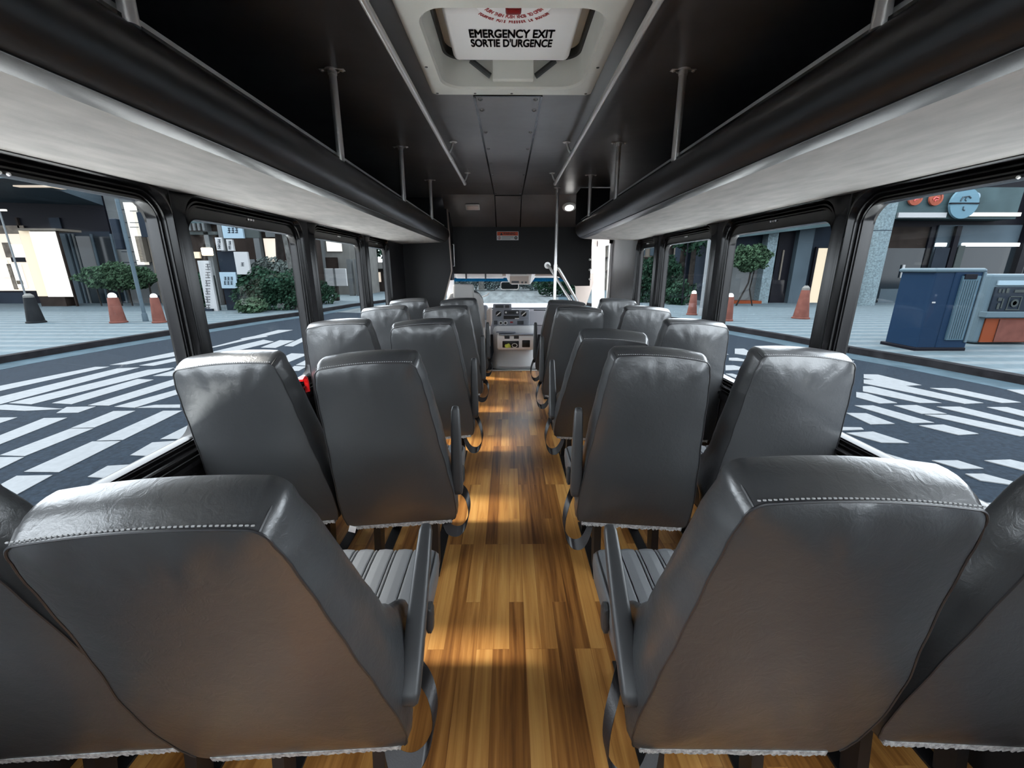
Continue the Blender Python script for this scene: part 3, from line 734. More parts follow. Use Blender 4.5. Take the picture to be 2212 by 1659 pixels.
def seat(x, y, lean, label, side, aisle, arm=80, variant=0, belt=None, tagged=False, buckle=False, wscale=1.0):
    """side: +1 when the aisle lies towards +x of the seat, -1 towards -x"""
    t = thing('passenger_seat', label, 'seat', (x, y, 0), 0, 'grey vinyl passenger seats')
    b = child('backrest', 'backrest%d' % variant, t, (side*.022, 0, .32), (math.radians(lean), -side*math.radians(2.0 if variant == -2 else 4.2), 0), (wscale, 1, 1))
    child('seam_piping', 'seam%s' % (variant if variant < 0 else ''), b); child('stitching', 'stitching', b); child('frayed_hem', 'hem', b)
    c = child('seat_cushion', 'cushion', t); child('edge_piping', 'piping', c); child('edge_piping', 'piping', c, (0, 0, 0), (0, 0, 0), (-1, 1, 1))
    child('seat_frame', 'frame', t); child('leg', 'leg-1', t); child('leg', 'leg1', t)
    if tagged: child('care_tag', 'care_tag', t, (-.19, .0, .315), (0, .3, 0))
    if aisle:
        ay, az = (.02, .495)
        child('armrest', 'armrest', t, (side*.266, ay, az), (-math.radians(90-arm), 0, 0))
        child('recline_lever', 'lever', t, (side*.246, .30, .405), (math.radians(-12), 0, 0), (side, 1, 1))
    if belt is not None:
        child('seat_belt', 'belt%d' % belt, t, (side*.250, -.02, 0), (0, 0, 0), (side, 1, 1))
    if buckle: child('belt_buckle', 'buckle', t, (-side*.02, .215, .472), (.15, 0, .1))
    return t
ORD = ['nearest', 'second', 'third', 'fourth', 'frontmost']
def lb(row, place, side, extra=''): return '%s grey vinyl seat %s on the %s side%s' % (['nearest', 'second', 'third', 'fourth', 'frontmost'][row], place, side, extra)
yl = [.686, 1.565, 2.507, 3.431, 4.319]; yr = [.686, 1.542, 2.48, 3.386, 4.29]
ll = [13, 9.6, 4, 1, 1]; ll_w = [13, 9.6, 4, 2, 6]
lr = [9, 2, 22, 3, 15]; lr_w = [9, 2.5, 2.5, 2.5, 1]
armL = [42, 86, 84, 84, 84]; armR = [41, 86, 66, 80, 84]
for k in range(5):
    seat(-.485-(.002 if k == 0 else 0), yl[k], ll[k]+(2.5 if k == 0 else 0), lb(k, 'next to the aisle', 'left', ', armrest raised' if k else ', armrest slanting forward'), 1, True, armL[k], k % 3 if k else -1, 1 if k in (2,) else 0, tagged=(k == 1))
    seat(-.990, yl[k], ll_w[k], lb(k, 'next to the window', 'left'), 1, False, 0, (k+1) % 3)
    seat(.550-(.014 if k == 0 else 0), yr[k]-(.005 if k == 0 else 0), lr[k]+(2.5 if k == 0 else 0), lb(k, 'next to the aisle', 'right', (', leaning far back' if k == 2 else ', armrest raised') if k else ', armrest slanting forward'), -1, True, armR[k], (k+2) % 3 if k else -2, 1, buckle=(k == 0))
    seat(1.100, yr[k], lr_w[k], lb(k, 'next to the window', 'right'), -1, False, 0, k % 3)

# red emergency window lever on the left sill
t = thing('emergency_window_lever', 'bright red hooked lever on the left window sill', 'lever', (XL+.020, 2.47, .69))
bm = new(); strip(bm, [(.004, 0, -.035), (.004, 0, .025), (.006, -.012, .055), (.010, -.045, .070), (.014, -.085, .058)], (1, 0, 0), .024, .013); link('hook', bm, M['red'], t)

# ================================================================== DRIVER'S CAB
# driver seat
t = thing('driver_seat', 'light grey fabric driver seat with beige armrest', 'seat', (-.56, 5.38, 0))
bm = new(); rings = []
for (z, w, y, th) in ((.40, .24, .06, .16), (.55, .25, .04, .16), (.80, .25, -.01, .14), (1.0, .235, -.05, .12), (1.08, .19, -.07, .10), (1.10, .13, -.075, .07)):
    rings.append([(a, b, z) for a, b in rr(-w, w, y, y+th, th*.4, 4)])
loft(bm, rings); link('backrest', bm, M['greyfab'], t, True, 50)
link('headrest', B(-.135, .125, -.09, .01, 1.02, 1.205, .03, 3), M['greyfab'], t, True, 50)
link('seat_cushion', B(-.25, .25, .14, .62, .36, .50, .04, 3), M['greyfab'], t, True, 50)
link('pedestal', B(-.20, .20, .16, .56, 0, .36, .01), M['dashdark'], t)
link('armrest', B(.275, .335, .02, .42, .66, .88, .028, 3), M['beige'], t, True, 50)
link('side_shield', B(.255, .30, .10, .55, .30, .62, .02, 3), M['cabwhite'], t, True, 50)
# dashboard
DY = 6.05
t = thing('dashboard', 'pale grey dashboard across the cab with centre controls', 'dashboard', (0, DY, 0))
def W(u, v, dy=0): p = P(u, v, DY+dy); return p.x, p.z
top = P(1200, 668, DY).z
bm = new(); prism(bm, [(0.05, .45), (.0, .60), (.0, top-.03), (.03, top), (.60, top-.09), (.75, .85), (.75, .45)], XL+.06, 1.10, 'x'); link('body', bm, M['dash'], t)
x0, z1 = W(1063, 668); x1, z0 = W(1143, 704)
bm = new(); box(bm, x0, x1, -.05, .02, z0, z1, .012, 3); link('centre_panel', bm, M['dashmid'], t, True)
cp = bpy.context.scene.objects.get('centre_panel')
x0, z1 = W(1065, 656); x1, z0 = W(1105, 668)
bm = new(); box(bm, x0, x1, -.05, .08, z0-.005, z1, .012, 3); link('vent_pod', bm, M['dashmid'], t, True)
for (a, b) in ((1070, 1088), (1091, 1100)):
    xa, zb = W(a, 658.5); xb, za = W(b, 664.5); link('air_vent', B(xa, xb, -.055, -.04, za, zb, .002), M['dashdark'], t)
for (a, v) in ((1077, 677), (1131, 677)):
    x, z = W(a, v); bm = new(); lathe(bm, [(.042, -.052), (.040, -.060), (.030, -.064)], (x, 0, z), 22, 'y'); d = link('air_dial', bm, M['knob'], t, True)
    bm = new(); box(bm, -.036, .036, -.075, -.060, -.006, .006, .002, 2, Matrix.Translation((x, 0, z)) @ Matrix.Rotation(-.7, 4, 'Y')); link('dial_grip', bm, M['cabwhite'], d)
x0, z1 = W(1089, 669.5); x1, z0 = W(1121, 679)
r = link('radio', B(x0, x1, -.060, -.04, z0, z1, .003), M['dashdark'], t)
for a in (1093, 1117):
    x, z = W(a, 674); bm = new(); lathe(bm, [(.014, -.058), (.013, -.072), (.001, -.073)], (x, 0, z), 14, 'y'); link('radio_knob', bm, M['alu'], r, True)
x, z = W(1105, 674); link('radio_display', B(x-.04, x+.04, -.063, -.058, z-.012, z+.012), M['knob'], r)
x0, z1 = W(1088, 681); x1, z0 = W(1121, 688); link('storage_slot', B(x0, x1, -.056, -.04, z0, z1, .002), M['knob'], t)
x0, z1 = W(1112, 686); x1, z0 = W(1121, 688); link('slot_label', B(x0, x1, -.060, -.055, z0, z1), M['whiteink'], t)
x0, z1 = W(1066, 689.5); x1, z0 = W(1140, 701)
sw = link('switch_panel', B(x0, x1, -.058, -.04, z0, z1, .003), M['dashmid'], t)
for a, w_, h_ in ((1071, 8, 9), (1124, 14, 8)):
    x, z = W(a, 696); link('switch_block', B(x-w_*.0033, x+w_*.0033, -.063, -.055, z-h_*.0033, z+h_*.0033, .002), M['dashdark'], sw)
for a in (1082, 1092):
    x, z = W(a, 696.5); bm = new(); lathe(bm, [(.030, -.056), (.028, -.066), (.016, -.068)], (x, 0, z), 18, 'y'); d = link('control_dial', bm, M['knob'], sw, True)
    bm = new(); lathe(bm, [(.029, -.064), (.025, -.0675)], (x, 0, z), 18, 'y'); link('dial_ring', bm, M['alu'], d, True)
x, z = W(1105, 696); link('switch_block', B(x-.02, x+.02, -.063, -.055, z-.004, z+.018, .002), M['redknob'], sw)
x0, z1 = W(1153, 668.5); x1, z0 = W(1190, 671); link('defroster_slot', B(x0, x1, -.004, .0, z0, z1), M['dashdark'], t)
x0, z1 = W(1150, 703); link('glove_box_seam', B(x0, 1.05, -.003, .0, z1-.004, z1+.002), M['dashdark'], t)
x0, z1 = W(1023, 657); x1, z0 = W(1060, 690)
link('instrument_hood', B(-.80, -.30, -.09, .10, z0, z1-.01, .03, 3), M['dashmid'], t, True)
link('instrument_cluster', B(-.74, -.36, -.096, -.08, z0+.03, z1-.04, .003), M['dashdark'], t)
bm = new(); tube(bm, [(-.40, -.10, 1.0), (-.30, -.17, 1.03), (-.27, -.18, 1.065)], .008, 8); link('column_stalk', bm, M['cabwhite'], t, True)
# steering wheel
t = thing('steering_wheel', 'dark steering wheel partly hidden behind the driver seat', 'steering wheel', (-.56, 5.80, .94)); t.rotation_euler = (math.radians(-62), 0, 0)
bm = new(); n = 40
R = [[(math.cos(2*PI*k/n)*(.205+.014*math.cos(2*PI*j/8)), math.sin(2*PI*k/n)*(.205+.014*math.cos(2*PI*j/8)), .014*math.sin(2*PI*j/8)) for j in range(8)] for k in range(n)]
V = [[bm.verts.new(p) for p in r] for r in R]
for k in range(n):
    for j in range(8): bm.faces.new((V[k][j], V[(k+1) % n][j], V[(k+1) % n][(j+1) % 8], V[k][(j+1) % 8]))
link('rim', bm, M['dashdark'], t, True, 80)
bm = new(); lathe(bm, [(.07, -.02), (.075, .0), (.06, .02)], n=20); link('hub', bm, M['dashdark'], t, True)
for a in (0, PI, -PI/2): link('spoke', T([(0, 0, 0), (.2*math.cos(a), .2*math.sin(a), 0)], .011, 8), M['dashmid'], t, True)
link('steering_column', T([(0, 0, -.02), (0, 0, -.30)], .035, 12), M['dashdark'], t, True)

# engine cover between the seats
t = thing('engine_cover', 'light grey engine cover with cup holder tray standing behind the dashboard', 'engine cover', (.10, 5.71, 0))
bm = new(); rings = []
for (z, hw, y0_) in ((0, .37, .02), (.05, .365, .0), (.12, .34, .04), (.20, .32, .09), (.38, .325, .10), (.52, .325, .10), (.575, .30, .12), (.595, .26, .15)):
    ring = [(-hw, .32, z)]
    for k in range(17):
        a = PI*k/16; ring.append((-hw*math.cos(a)*1.0, y0_+(.30-y0_)*(1-math.sin(a)**.55), z))
    ring.append((hw, .32, z)); rings.append(ring)
loft(bm, rings); link('body', bm, M['doghouse'], t, True, 40)
bx = lambda a, b, c, d, e, f, nm, m, bev=.01, par=None: link(nm, B(a, b, c, d, e, f, bev, 3), m, par or t, True, 50)
tray = bx(-.26, .27, -.005, .16, .29, .50, 'storage_tray', M['cabwhite'], .03)
bx(-.185, .045, -.012, .03, .325, .42, 'tray_opening', M['knob'], .008, tray)
bx(.09, .20, -.012, .03, .33, .43, 'cup_opening', M['knob'], .008, tray)
bx(-.235, .26, -.022, .10, .50, .515, 'tray_rim', M['dashmid'], .006, tray)
for x in (-.12, .01): bx(x-.035, x+.035, -.012, .03, .45, .49, 'latch', M['dashdark'], .004, tray)
bx(-.27, .0, .02, .12, .525, .54, 'top_ridge', M['dashmid'], .004)
tg = thing('folded_cloth', 'yellow-green cloth lying in the engine cover tray', 'cloth', (-.01, 5.69, .328))
bm = new(); bmesh.ops.create_icosphere(bm, subdivisions=3, radius=.036)
for v in bm.verts: v.co = Vector((v.co.x*1.2, v.co.y*.35, max(0, v.co.z+.02)+.006*math.sin(v.co.x*140)))
link('cloth', bm, M['yellow'], tg, True)
tg = thing('cable_coil', 'white coiled cable lying in the engine cover tray', 'cable', (.085, 5.685, .33))
bm = new(); tube(bm, [(.035*math.cos(a), .004*math.sin(3*a), .030+.026*math.sin(a)) for a in [k*2*PI/24 for k in range(40)]], .005, 6); link('cable', bm, M['cabwhite'], tg, True)

# windshield, cab roof, pillars
WY = 6.60
zb, zt = P(1100, 676, WY).z, P(1100, 600, WY).z
xa, xb = P(966, 640, WY).x, P(1250, 640, WY).x
w = empty('window_12', (0, WY, 0)); struct(w)
zt2 = P(1100, 608, WY).z
link('windshield_glass', B(xa-.3, xb+.1, 0, .006, zb-.05, zt2), M['glass'], w)
link('tint_band', B(xa-.3, xb+.1, 0, .006, zt2+.0005, zt+.01), M['tint'], w)
link('windshield_frame', PR([(XL, zt+.0), (XR, zt+.0), (XR, zt+.12), (XL, zt+.12)], -.03, .02), M['cabwhite'], w)
struct(link('ceiling', B(XL-.05, 1.07, 5.58, WY+.05, 1.36, 1.40), M['beige']))
struct(link('wall_left', B(XL-.05, XL, 5.301, WY, 0, .86), M['dash'])); struct(link('wall_left', B(XL-.05, XL, 6.25, WY, .86, 1.36), M['cabwhite']))
struct(link('wall_right', B(XR, XR+.05, 6.42, WY, 0, .80), M['dash']))
struct(link('wall_front', B(XL, XR, WY-.02, WY+.03, -.05, .80), M['dashdark']))
struct(link('trim_5', B(P(972, 600, WY-.1).x-.05, P(980, 600, WY-.1).x, WY-.14, WY-.06, .80, 1.36), M['cabwhite']))
# right A pillar panel and white entry frame
def quadprism(name, pts, y, m, th=.03):
    return link(name, PR([(P(u, v, y).x, P(u, v, y).z) for u, v in pts], y, y+th), m)
struct(quadprism('trim_6', [(1228, 590), (1282, 590), (1282, 612), (1262, 672), (1246, 672), (1243, 620)], 6.2, M['beige']))
d = empty('door_1', (XR, 5.58, 0)); struct(d)
bm = new(); box(bm, -.03, .04, 0.0, .06, -.2, 1.78); box(bm, -.03, .04, .78, .84, -.2, 1.78); box(bm, -.03, .04, 0, .84, 1.70, 1.82); link('door_frame', bm, M['cabwhite'], d)
link('door_glass', B(.0, .006, .06, .78, .15, 1.70), M['glass'], d)
link('door_panel', B(-.012, .018, .06, .78, -.2, .15), M['cabwhite'], d)
bm = new(); tube(bm, [(-.03, .70, .75), (-.07, .70, .78), (-.07, .70, 1.15), (-.03, .70, 1.18)], .008, 8); link('door_handle', bm, M['chrome'], d, True)
struct(quadprism('trim_7', [(1279, 516), (1308, 516), (1304, 690), (1279, 690)], 6.46, M['cabwhite']))
struct(link('ceiling', B(1.0, XR+.05, 5.58, 6.50, 1.84, 1.88), M['cabwhite']))

# visor, overhead console, mirror
def px(u0, v0, u1, v1, y, th, bev=.006):
    a, b = P(u0, v0, y), P(u1, v1, y); return B(a.x, b.x, y, y+th, b.z, a.z, bev, 3)
t = thing('sun_visor', 'white folded sun visor with dark straps above the windshield', 'sun visor', (0, 0, 0))
link('pad', px(985, 591.5, 1088, 601.5, 6.35, .05, .012), M['cabwhite'], t, True)
link('hinge_rod', B(P(1030, 596, 6.37).x-.006, P(1030, 596, 6.37).x+.006, 6.36, 6.39, P(1030, 592, 6.37).z-.01, 1.3605), M['dashdark'], t)
for a in (1005, 1047): link('strap', px(a, 590.5, a+3.5, 602.5, 6.335, .01, .001), M['dashdark'], t)
t = thing('header_trim', 'beige header trim running across above the windshield', 'trim', (0, 0, 0))
link('panel', px(1085, 587, 1200, 596, 6.14, .03), M['beige'], t)
t = thing('overhead_console', 'beige overhead console with switches above the mirror', 'console', (0, 0, 0))
bm = new()
f = [(P(u, v, 5.98)) for u, v in ((1101, 588), (1149, 588), (1145, 614.5), (1105, 614.5))]
bk = [(P(u, v, 6.20)) for u, v in ((1088, 586), (1165, 586), (1150, 608), (1098, 608))]
loft(bm, [f, bk]); link('housing', bm, M['cabwhite'], t)
p = px(1101, 596.5, 1142, 613, 5.972, .010, .001); fp = link('face_plate', p, M['beige'], t)
link('vent_slot', px(1103, 589.5, 1138, 592.5, 5.97, .012, .001), M['dashmid'], t)
link('switch_bank', px(1105, 607, 1121, 611.5, 5.966, .01, .001), M['dashdark'], fp)
for u in (1128, 1136):
    c = P(u, 610, 5.965); bm = new(); lathe(bm, [(.014, 0), (.013, -.014), (.002, -.016)], c, 12, 'y'); link('switch_knob', bm, M['dashdark'], fp, True)
t = thing('rear_view_mirror', 'rounded rear-view mirror hanging below the overhead console', 'mirror', (0, 0, 0))
a, b = P(1081, 608, 6.12), P(1121, 626, 6.12)
bm = new(); loft(bm, [[(x, 6.12, z) for x, z in rr(a.x, b.x, b.z, a.z, .03, 6)], [(x, 6.14, z) for x, z in rr(a.x+.01, b.x-.01, b.z+.01, a.z-.01, .025, 6)]]); link('housing', bm, M['cabwhite'], t, True, 40)
bm = new(); loft(bm, [[(x, 6.116, z) for x, z in rr(a.x+.012, b.x-.012, b.z+.012, a.z-.012, .025, 6)], [(x, 6.1195, z) for x, z in rr(a.x+.010, b.x-.010, b.z+.010, a.z-.010, .025, 6)]]); link('mirror_glass', bm, M['mirror'], t)
link('stalk', T([((a.x+b.x)/2, 6.145, a.z-.02), ((a.x+b.x)/2, 6.18, a.z+.10)], .008, 8), M['dashdark'], t, True)
for (u, v, w_) in ((1274, 561, 'upper'), (1274, 583, 'middle'), (1274, 603, 'lower')):
    c = P(u, v, 5.545)
    tg = thing('domed_fastener', '%s domed chrome fastener on the right edge of the bulkhead' % w_, 'fastener', c, 0, 'fasteners on the bulkhead edge')
    bm = new(); lathe(bm, [(.001, -.014), (.010, -.010), (.016, -.001)], (0, 0, 0), 12, 'y'); link('dome', bm, M['chrome'], tg, True)

# ================================================================== THE STREET
# road
road = struct(link('road', B(-60, 60, -30, 75, GZ-.1, GZ), M['asphalt']))
struct(link('bounce_slab', B(-3.3, 3.3, -9, 9, GZ+.0005, GZ+.012), M['bounce']))  # unseen pale slab added to bounce daylight up onto the rack undersides
def quads(s, ox, oy, sc):
    n = 0
    for q in s.split('|'):
        pts = [tuple(map(float, p.split(','))) for p in q.split()]
        g = [G(ox+a/sc, oy+b/sc) for a, b in pts]
        bm = new(); k = .0001*len(road.children); loft(bm, [[(p.x, p.y, GZ+.002) for p in g], [(p.x, p.y, GZ+.006+k) for p in g]])
        link('crosswalk_stripe', bm, M['stripe'], road); n += 1
    return n
quads('0,487 650,357 748,356 0,522|-120,590 800,368 955,360 -120,645|60,605 215,613 1150,380 1190,362 1010,377|355,605 490,612 1050,445 940,440|600,620 745,622 1230,470 1200,438|780,630 920,637 1230,540 1200,515|'
      '930,637 1230,637 1230,615 1060,617|0,620 40,615 440,645 170,658 0,650|385,673 535,670 655,628 455,632|-200,705 120,703 0,742 -200,790|-200,905 300,708 460,705 -120,935|0,962 170,968 640,778 480,780|'
      '485,776 645,772 925,658 775,660|-250,975 165,975 0,1055 -200,1150|165,1075 405,1077 825,865 630,868|660,862 840,857 1245,657 1115,658|1095,852 1245,850 1400,790 1290,755|-200,1273 115,1103 360,1098 40,1273|'
      '600,1110 825,1125 995,1020 735,1035|890,962 1085,970 1250,860 1040,875|310,1280 600,1240 705,1190 450,1205|-300,1420 -150,1335 240,1340 0,1420|750,345 870,340 1280,270 1270,240|950,348 1050,350 1290,300 1280,280|1045,420 1190,420 1260,395 1250,365|'
      '1430,225 1460,225 2000,105 1900,105|1420,262 1560,262 1870,185 1800,172|1640,165 1690,172 1830,150 1780,138|1780,225 1880,228 2010,178 1910,175|1860,325 1960,330 2110,270 1990,265|1940,215 2000,218 2110,165 2080,150|'
      '1960,385 2040,385 2095,355 2010,352|2020,345 2100,350 2160,310 2090,310', 0, 680, 3.16)
quads('845,468 930,470 1190,533 1090,537 845,490|845,500 940,503 1560,640 1450,645 845,522|840,540 890,540 1310,640 1180,640 840,570|800,575 865,583 1045,640 940,643 800,605|1240,550 1390,553 1785,637 1670,640|'
      '790,655 900,655 1265,758 1135,760|740,700 860,702 1030,765 885,768|1025,655 1160,653 1340,705 1190,705|1280,662 1420,663 1950,790 1860,800|1210,710 1350,712 1900,825 1780,840|1580,665 1700,665 2000,735 1900,745|'
      '1175,775 1320,770 1530,825 1410,832|720,785 830,787 845,800 700,805|740,820 900,812 1115,880 950,878|640,850 740,870 915,925 730,918|640,940 930,930 1150,995 880,990|1250,985 1405,985 1560,1033 1420,1035|1565,985 1720,980 2000,1045 1860,1060|'
      '1450,1065 1560,1065 1803,1130 1790,1140 1540,1105|1560,1240 1803,1240 1990,1310 1803,1320|1650,1340 1790,1350 1900,1420 1790,1430|75,315 130,315 230,365 75,345|40,370 90,370 200,395 40,385|20,415 70,415 170,440 20,445|'
      '20,465 60,465 150,492 100,500|20,520 50,520 150,545 60,545|-100,330 -40,330 40,350 -60,352|1700,560 1803,562 2100,640 1960,640', 1560, 640, 2.765)

# paler road ahead of the crossing, with haze and sun in its colour
bm = new(); prism(bm, [(-9.5, 19.5), (-3, 17.5), (2.8, 20.5), (4.6, 30), (6.5, 60), (-7, 60), (-6.6, 38), (-7.4, 25)], GZ+.0005, GZ+.0015, 'z'); link('hazy_road_surface', bm, M['hazy'], road)
# pavements with their kerbs
def pavement(name, pts, far):
    bm = new(); z = GZ+.13
    poly = [(p[0], p[1]) for p in pts]+far
    prism(bm, poly, GZ-.08, z, 'z'); o = struct(link(name, bm, M['paving']))
    bm = new()
    for (a, b) in zip(pts, pts[1:]):
        a, b = Vector((a[0], a[1], 0)), Vector((b[0], b[1], 0)); d = (b-a).normalized(); n = Vector((-d.y, d.x, 0))*.10
        loft(bm, [[a-n+Vector((0, 0, GZ-.05)), a+n+Vector((0, 0, GZ-.05)), a+n+Vector((0, 0, z+.012)), a-n+Vector((0, 0, z+.012))],
                  [b-n+Vector((0, 0, GZ-.05)), b+n+Vector((0, 0, GZ-.05)), b+n+Vector((0, 0, z+.012)), b-n+Vector((0, 0, z+.012))]])
    link('kerb', bm, M['kerb'], o)
    bm = new(); V = [Vector((p[0], p[1], 0)) for p in pts]; rings = []
    for k, p in enumerate(V):
        d = (V[min(k+1, len(V)-1)]-V[max(k-1, 0)]).normalized(); n = Vector((-d.y, d.x, 0)); n = n if n.x*(-p.x) > 0 else -n
        rings.append([(p+n*.08)+Vector((0, 0, GZ+.0005)), (p+n*.72)+Vector((0, 0, GZ+.0005)), (p+n*.72)+Vector((0, 0, GZ+.004)), (p+n*.08)+Vector((0, 0, GZ+.004))])
    loft(bm, rings)
    link('gutter', bm, M['gutter'], o)
    return o
def gp(l): return [tuple(G(u, v, GZ+.06).xy) for u, v in l]
LP = gp([(-700, 905), (-300, 832), (0, 778), (200, 745), (400, 714), (560, 690), (660, 677), (760, 660), (830, 651)])
LP += [(-5.2, 42), (-6, 60)]
pavement('pavement_left', LP, [(-60, 60), (-60, LP[0][1]-2), (LP[0][0]-3, LP[0][1]-2)])
RP = gp([(1235, 652), (1330, 668), (1450, 690), (1581, 710), (1700, 730), (1840, 757), (2010, 785), (2212, 822), (2500, 880)])
RP = [(11, 60), (4.9, 36)]+RP
pavement('pavement_right', RP, [(RP[-1][0]+3, RP[-1][1]-2), (60, RP[-1][1]-2), (60, 60)])
SZ = GZ+.13

# generic builders for the street
def pbox(name, u0, v0, u1, v1, y, th, m, parent, bev=0.0, vx=None):
    vm = (v0+v1)/2 if vx is None else vx; a, b = P(u0, vm, y), P(u1, vm, y); a.z, b.z = P(u0, v0, y).z, P(u1, v1, y).z; o = parent.location if parent else Vector((0, 0, 0))
    return link(name, B(a.x-o.x, b.x-o.x, y-o.y, y+th-o.y, b.z-o.z, a.z-o.z, bev), m, parent)
def ptowall(name, u0, v0, u1, y, th, m, parent, bev=0.0, z0=None):
    a, b = P(u0, v0, y), P(u1, v0, y); z0 = SZ if z0 is None else z0; o = parent.location
    return link(name, B(a.x-o.x, b.x-o.x, y-o.y, y+th-o.y, z0-o.z, a.z-o.z, bev), m, parent)
def foliage(name, parent, c, rad, n, size, m, seed=1, tilt=1.0):
    rnd = random.Random(seed); bm = new()
    for _ in range(n):
        while True:
            d = Vector((rnd.uniform(-1, 1), rnd.uniform(-1, 1), rnd.uniform(-1, 1)))
            if .35 < d.length < 1: break
        lump = 1+.18*math.sin(d.x*7+seed)*math.cos(d.z*6+seed*2)
        p = Vector((c[0]+d.x*rad[0]*lump, c[1]+d.y*rad[1]*lump, c[2]+d.z*rad[2]*lump))
        q = Vector((rnd.gauss(0, 1), rnd.gauss(0, 1), rnd.gauss(0, 1))).normalized(); r = q.orthogonal().normalized(); s = size*rnd.uniform(.6, 1.3)
        w = q.cross(r)
        vs = [bm.verts.new(p+r*s), bm.verts.new(p+w*s*.55), bm.verts.new(p-r*s), bm.verts.new(p-w*s*.55)]
        bm.faces.new(vs)
    me = bpy.data.meshes.new(name); bm.to_mesh(me); bm.free(); me.materials.append(m)
    o = bpy.data.objects.new(name, me); COL.objects.link(o); o.parent = parent; return o
def tree(label, x, y, h, crown_r, crown_h, tr, m, bark='bark', seed=1, cat='tree', n=1400, leaf=.16, lean=0, group=None, forks=3):
    t = thing('street_tree', label, cat, (x, y, SZ), 0, group)
    th = h-crown_h*.9; rnd = random.Random(seed)
    bm = new(); tube(bm, [(0, 0, 0), (lean*.3, 0, th*.4), (lean, 0, th), (lean*1.2, 0, h-.5*crown_h)], [tr*1.25, tr, tr*.85, tr*.4], 10); link('trunk', bm, M[bark], t, True, 80)
    for k in range(forks):
        a = k*2*PI/max(1, forks)+seed; e = (lean+math.cos(a)*crown_r*.55, math.sin(a)*crown_r*.55, h-.45*crown_h)
        link('branch', T([(lean*.9, 0, th*.85), (lean+math.cos(a)*crown_r*.2, math.sin(a)*crown_r*.2, th+.15*crown_h), e], tr*.42, 7), M[bark], t, True)
    foliage('foliage', t, (lean, 0, h-crown_h/2), (crown_r, crown_r, crown_h/2), n, leaf, m, seed)
    return t

# ---- left: dark shop front
YW = 22.5
t = thing('shop_building', 'dark shop front with lit display window and steel canopy on the left', 'building', (-18, YW, SZ))
a = P(-260, 600, YW); b = P(262, 600, YW)
link('wall', B(a.x+18, b.x+18, .0, 3.0, 0, 7.5), M['ext_dark'], t)
pbox('plinth', -260, 632, 60, 664, YW-.12, .12, M['ext_navy'], t)
cz = P(0, 425, YW).z-SZ
bm = new(); loft(bm, [[(a.x+18, -3.6, cz+.25), (b.x+18, -3.6, cz+.25), (b.x+18, -3.6, cz+1.0), (a.x+18, -3.6, cz+1.0)], [(a.x+18, 0, cz-.05), (b.x+18, 0, cz-.40), (b.x+18, 0, cz+1.0), (a.x+18, 0, cz+1.0)]])
link('canopy', bm, M['ext_steel'], t)
link('canopy_edge', B(a.x+18, b.x+18, -3.68, -3.6, cz+.15, cz+1.1), M['signblue'], t)
l = P(95, 400, 20.3); link('canopy_light', B(l.x+18-.95, l.x+18+.85, -2.6, -1.9, cz+.02, cz+.12), M['warm'], t)
dw = pbox('display_window', -200, 487, 57, 628, YW-.06, .06, M['warm'], t)
pbox('window_frame', 57, 470, 61, 640, YW-.10, .10, M['ext_brown'], t)
for (u0, v0, u1, v1, m) in ((-60, 487, 52, 505, 'poster'), (8, 524, 26, 556, 'poster'), (26, 528, 52, 556, 'warmwhite'), (24, 556, 54, 566, 'ext_dark'), (0, 562, 20, 600, 'warmwhite'), (22, 570, 30, 625, 'poster'), (31, 570, 52, 622, 'warmwhite'), (36, 606, 50, 614, 'poster'), (-60, 530, -20, 600, 'poster')):
    x = pbox('poster', u0, v0, u1, v1, YW-.10, .03, M[m], t)
pbox('door_recess', 143, 500, 256, 664, YW-.05, .05, M['ext_navy'], t)
for (u0, u1, m) in ((148, 161, 'ext_steel'), (167, 170, 'ext_steel'), (175, 178, 'ext_tile'), (213, 217, 'ext_steel'), (255, 259, 'ext_steel')):
    pbox('door_mullion', u0, 505, u1, 662, YW-.12, .08, M[m], t)
pbox('glass_door', 178, 510, 213, 660, YW-.07, .03, M['ext_glass'], t); pbox('glass_door', 217, 510, 255, 660, YW-.07, .03, M['ext_glass'], t)
pbox('notice_plate', 108, 470, 131, 500, YW-.08, .04, M['ext_navy'], t)
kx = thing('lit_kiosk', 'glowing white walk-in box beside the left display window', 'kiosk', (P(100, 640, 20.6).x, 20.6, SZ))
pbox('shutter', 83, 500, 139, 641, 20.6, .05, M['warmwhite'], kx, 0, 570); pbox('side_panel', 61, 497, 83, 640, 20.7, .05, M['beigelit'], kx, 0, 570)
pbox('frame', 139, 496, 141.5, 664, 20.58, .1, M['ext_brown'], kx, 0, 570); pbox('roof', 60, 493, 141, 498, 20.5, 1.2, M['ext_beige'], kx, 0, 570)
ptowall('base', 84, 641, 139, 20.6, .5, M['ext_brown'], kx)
pl = thing('street_lamp', 'thin lamp post with a small lit arm beside the glowing box', 'lamp', (P(62, 660, 19.8).x, 19.8, SZ))
hp = P(62, 452, 19.8).z-SZ
link('post', T([(0, 0, 0), (0, 0, hp)], .035, 8), M['polewhite'], pl, True); link('lamp_arm', B(-.03, .30, -.05, .05, hp-.08, hp, .01), M['warmwhite'], pl)
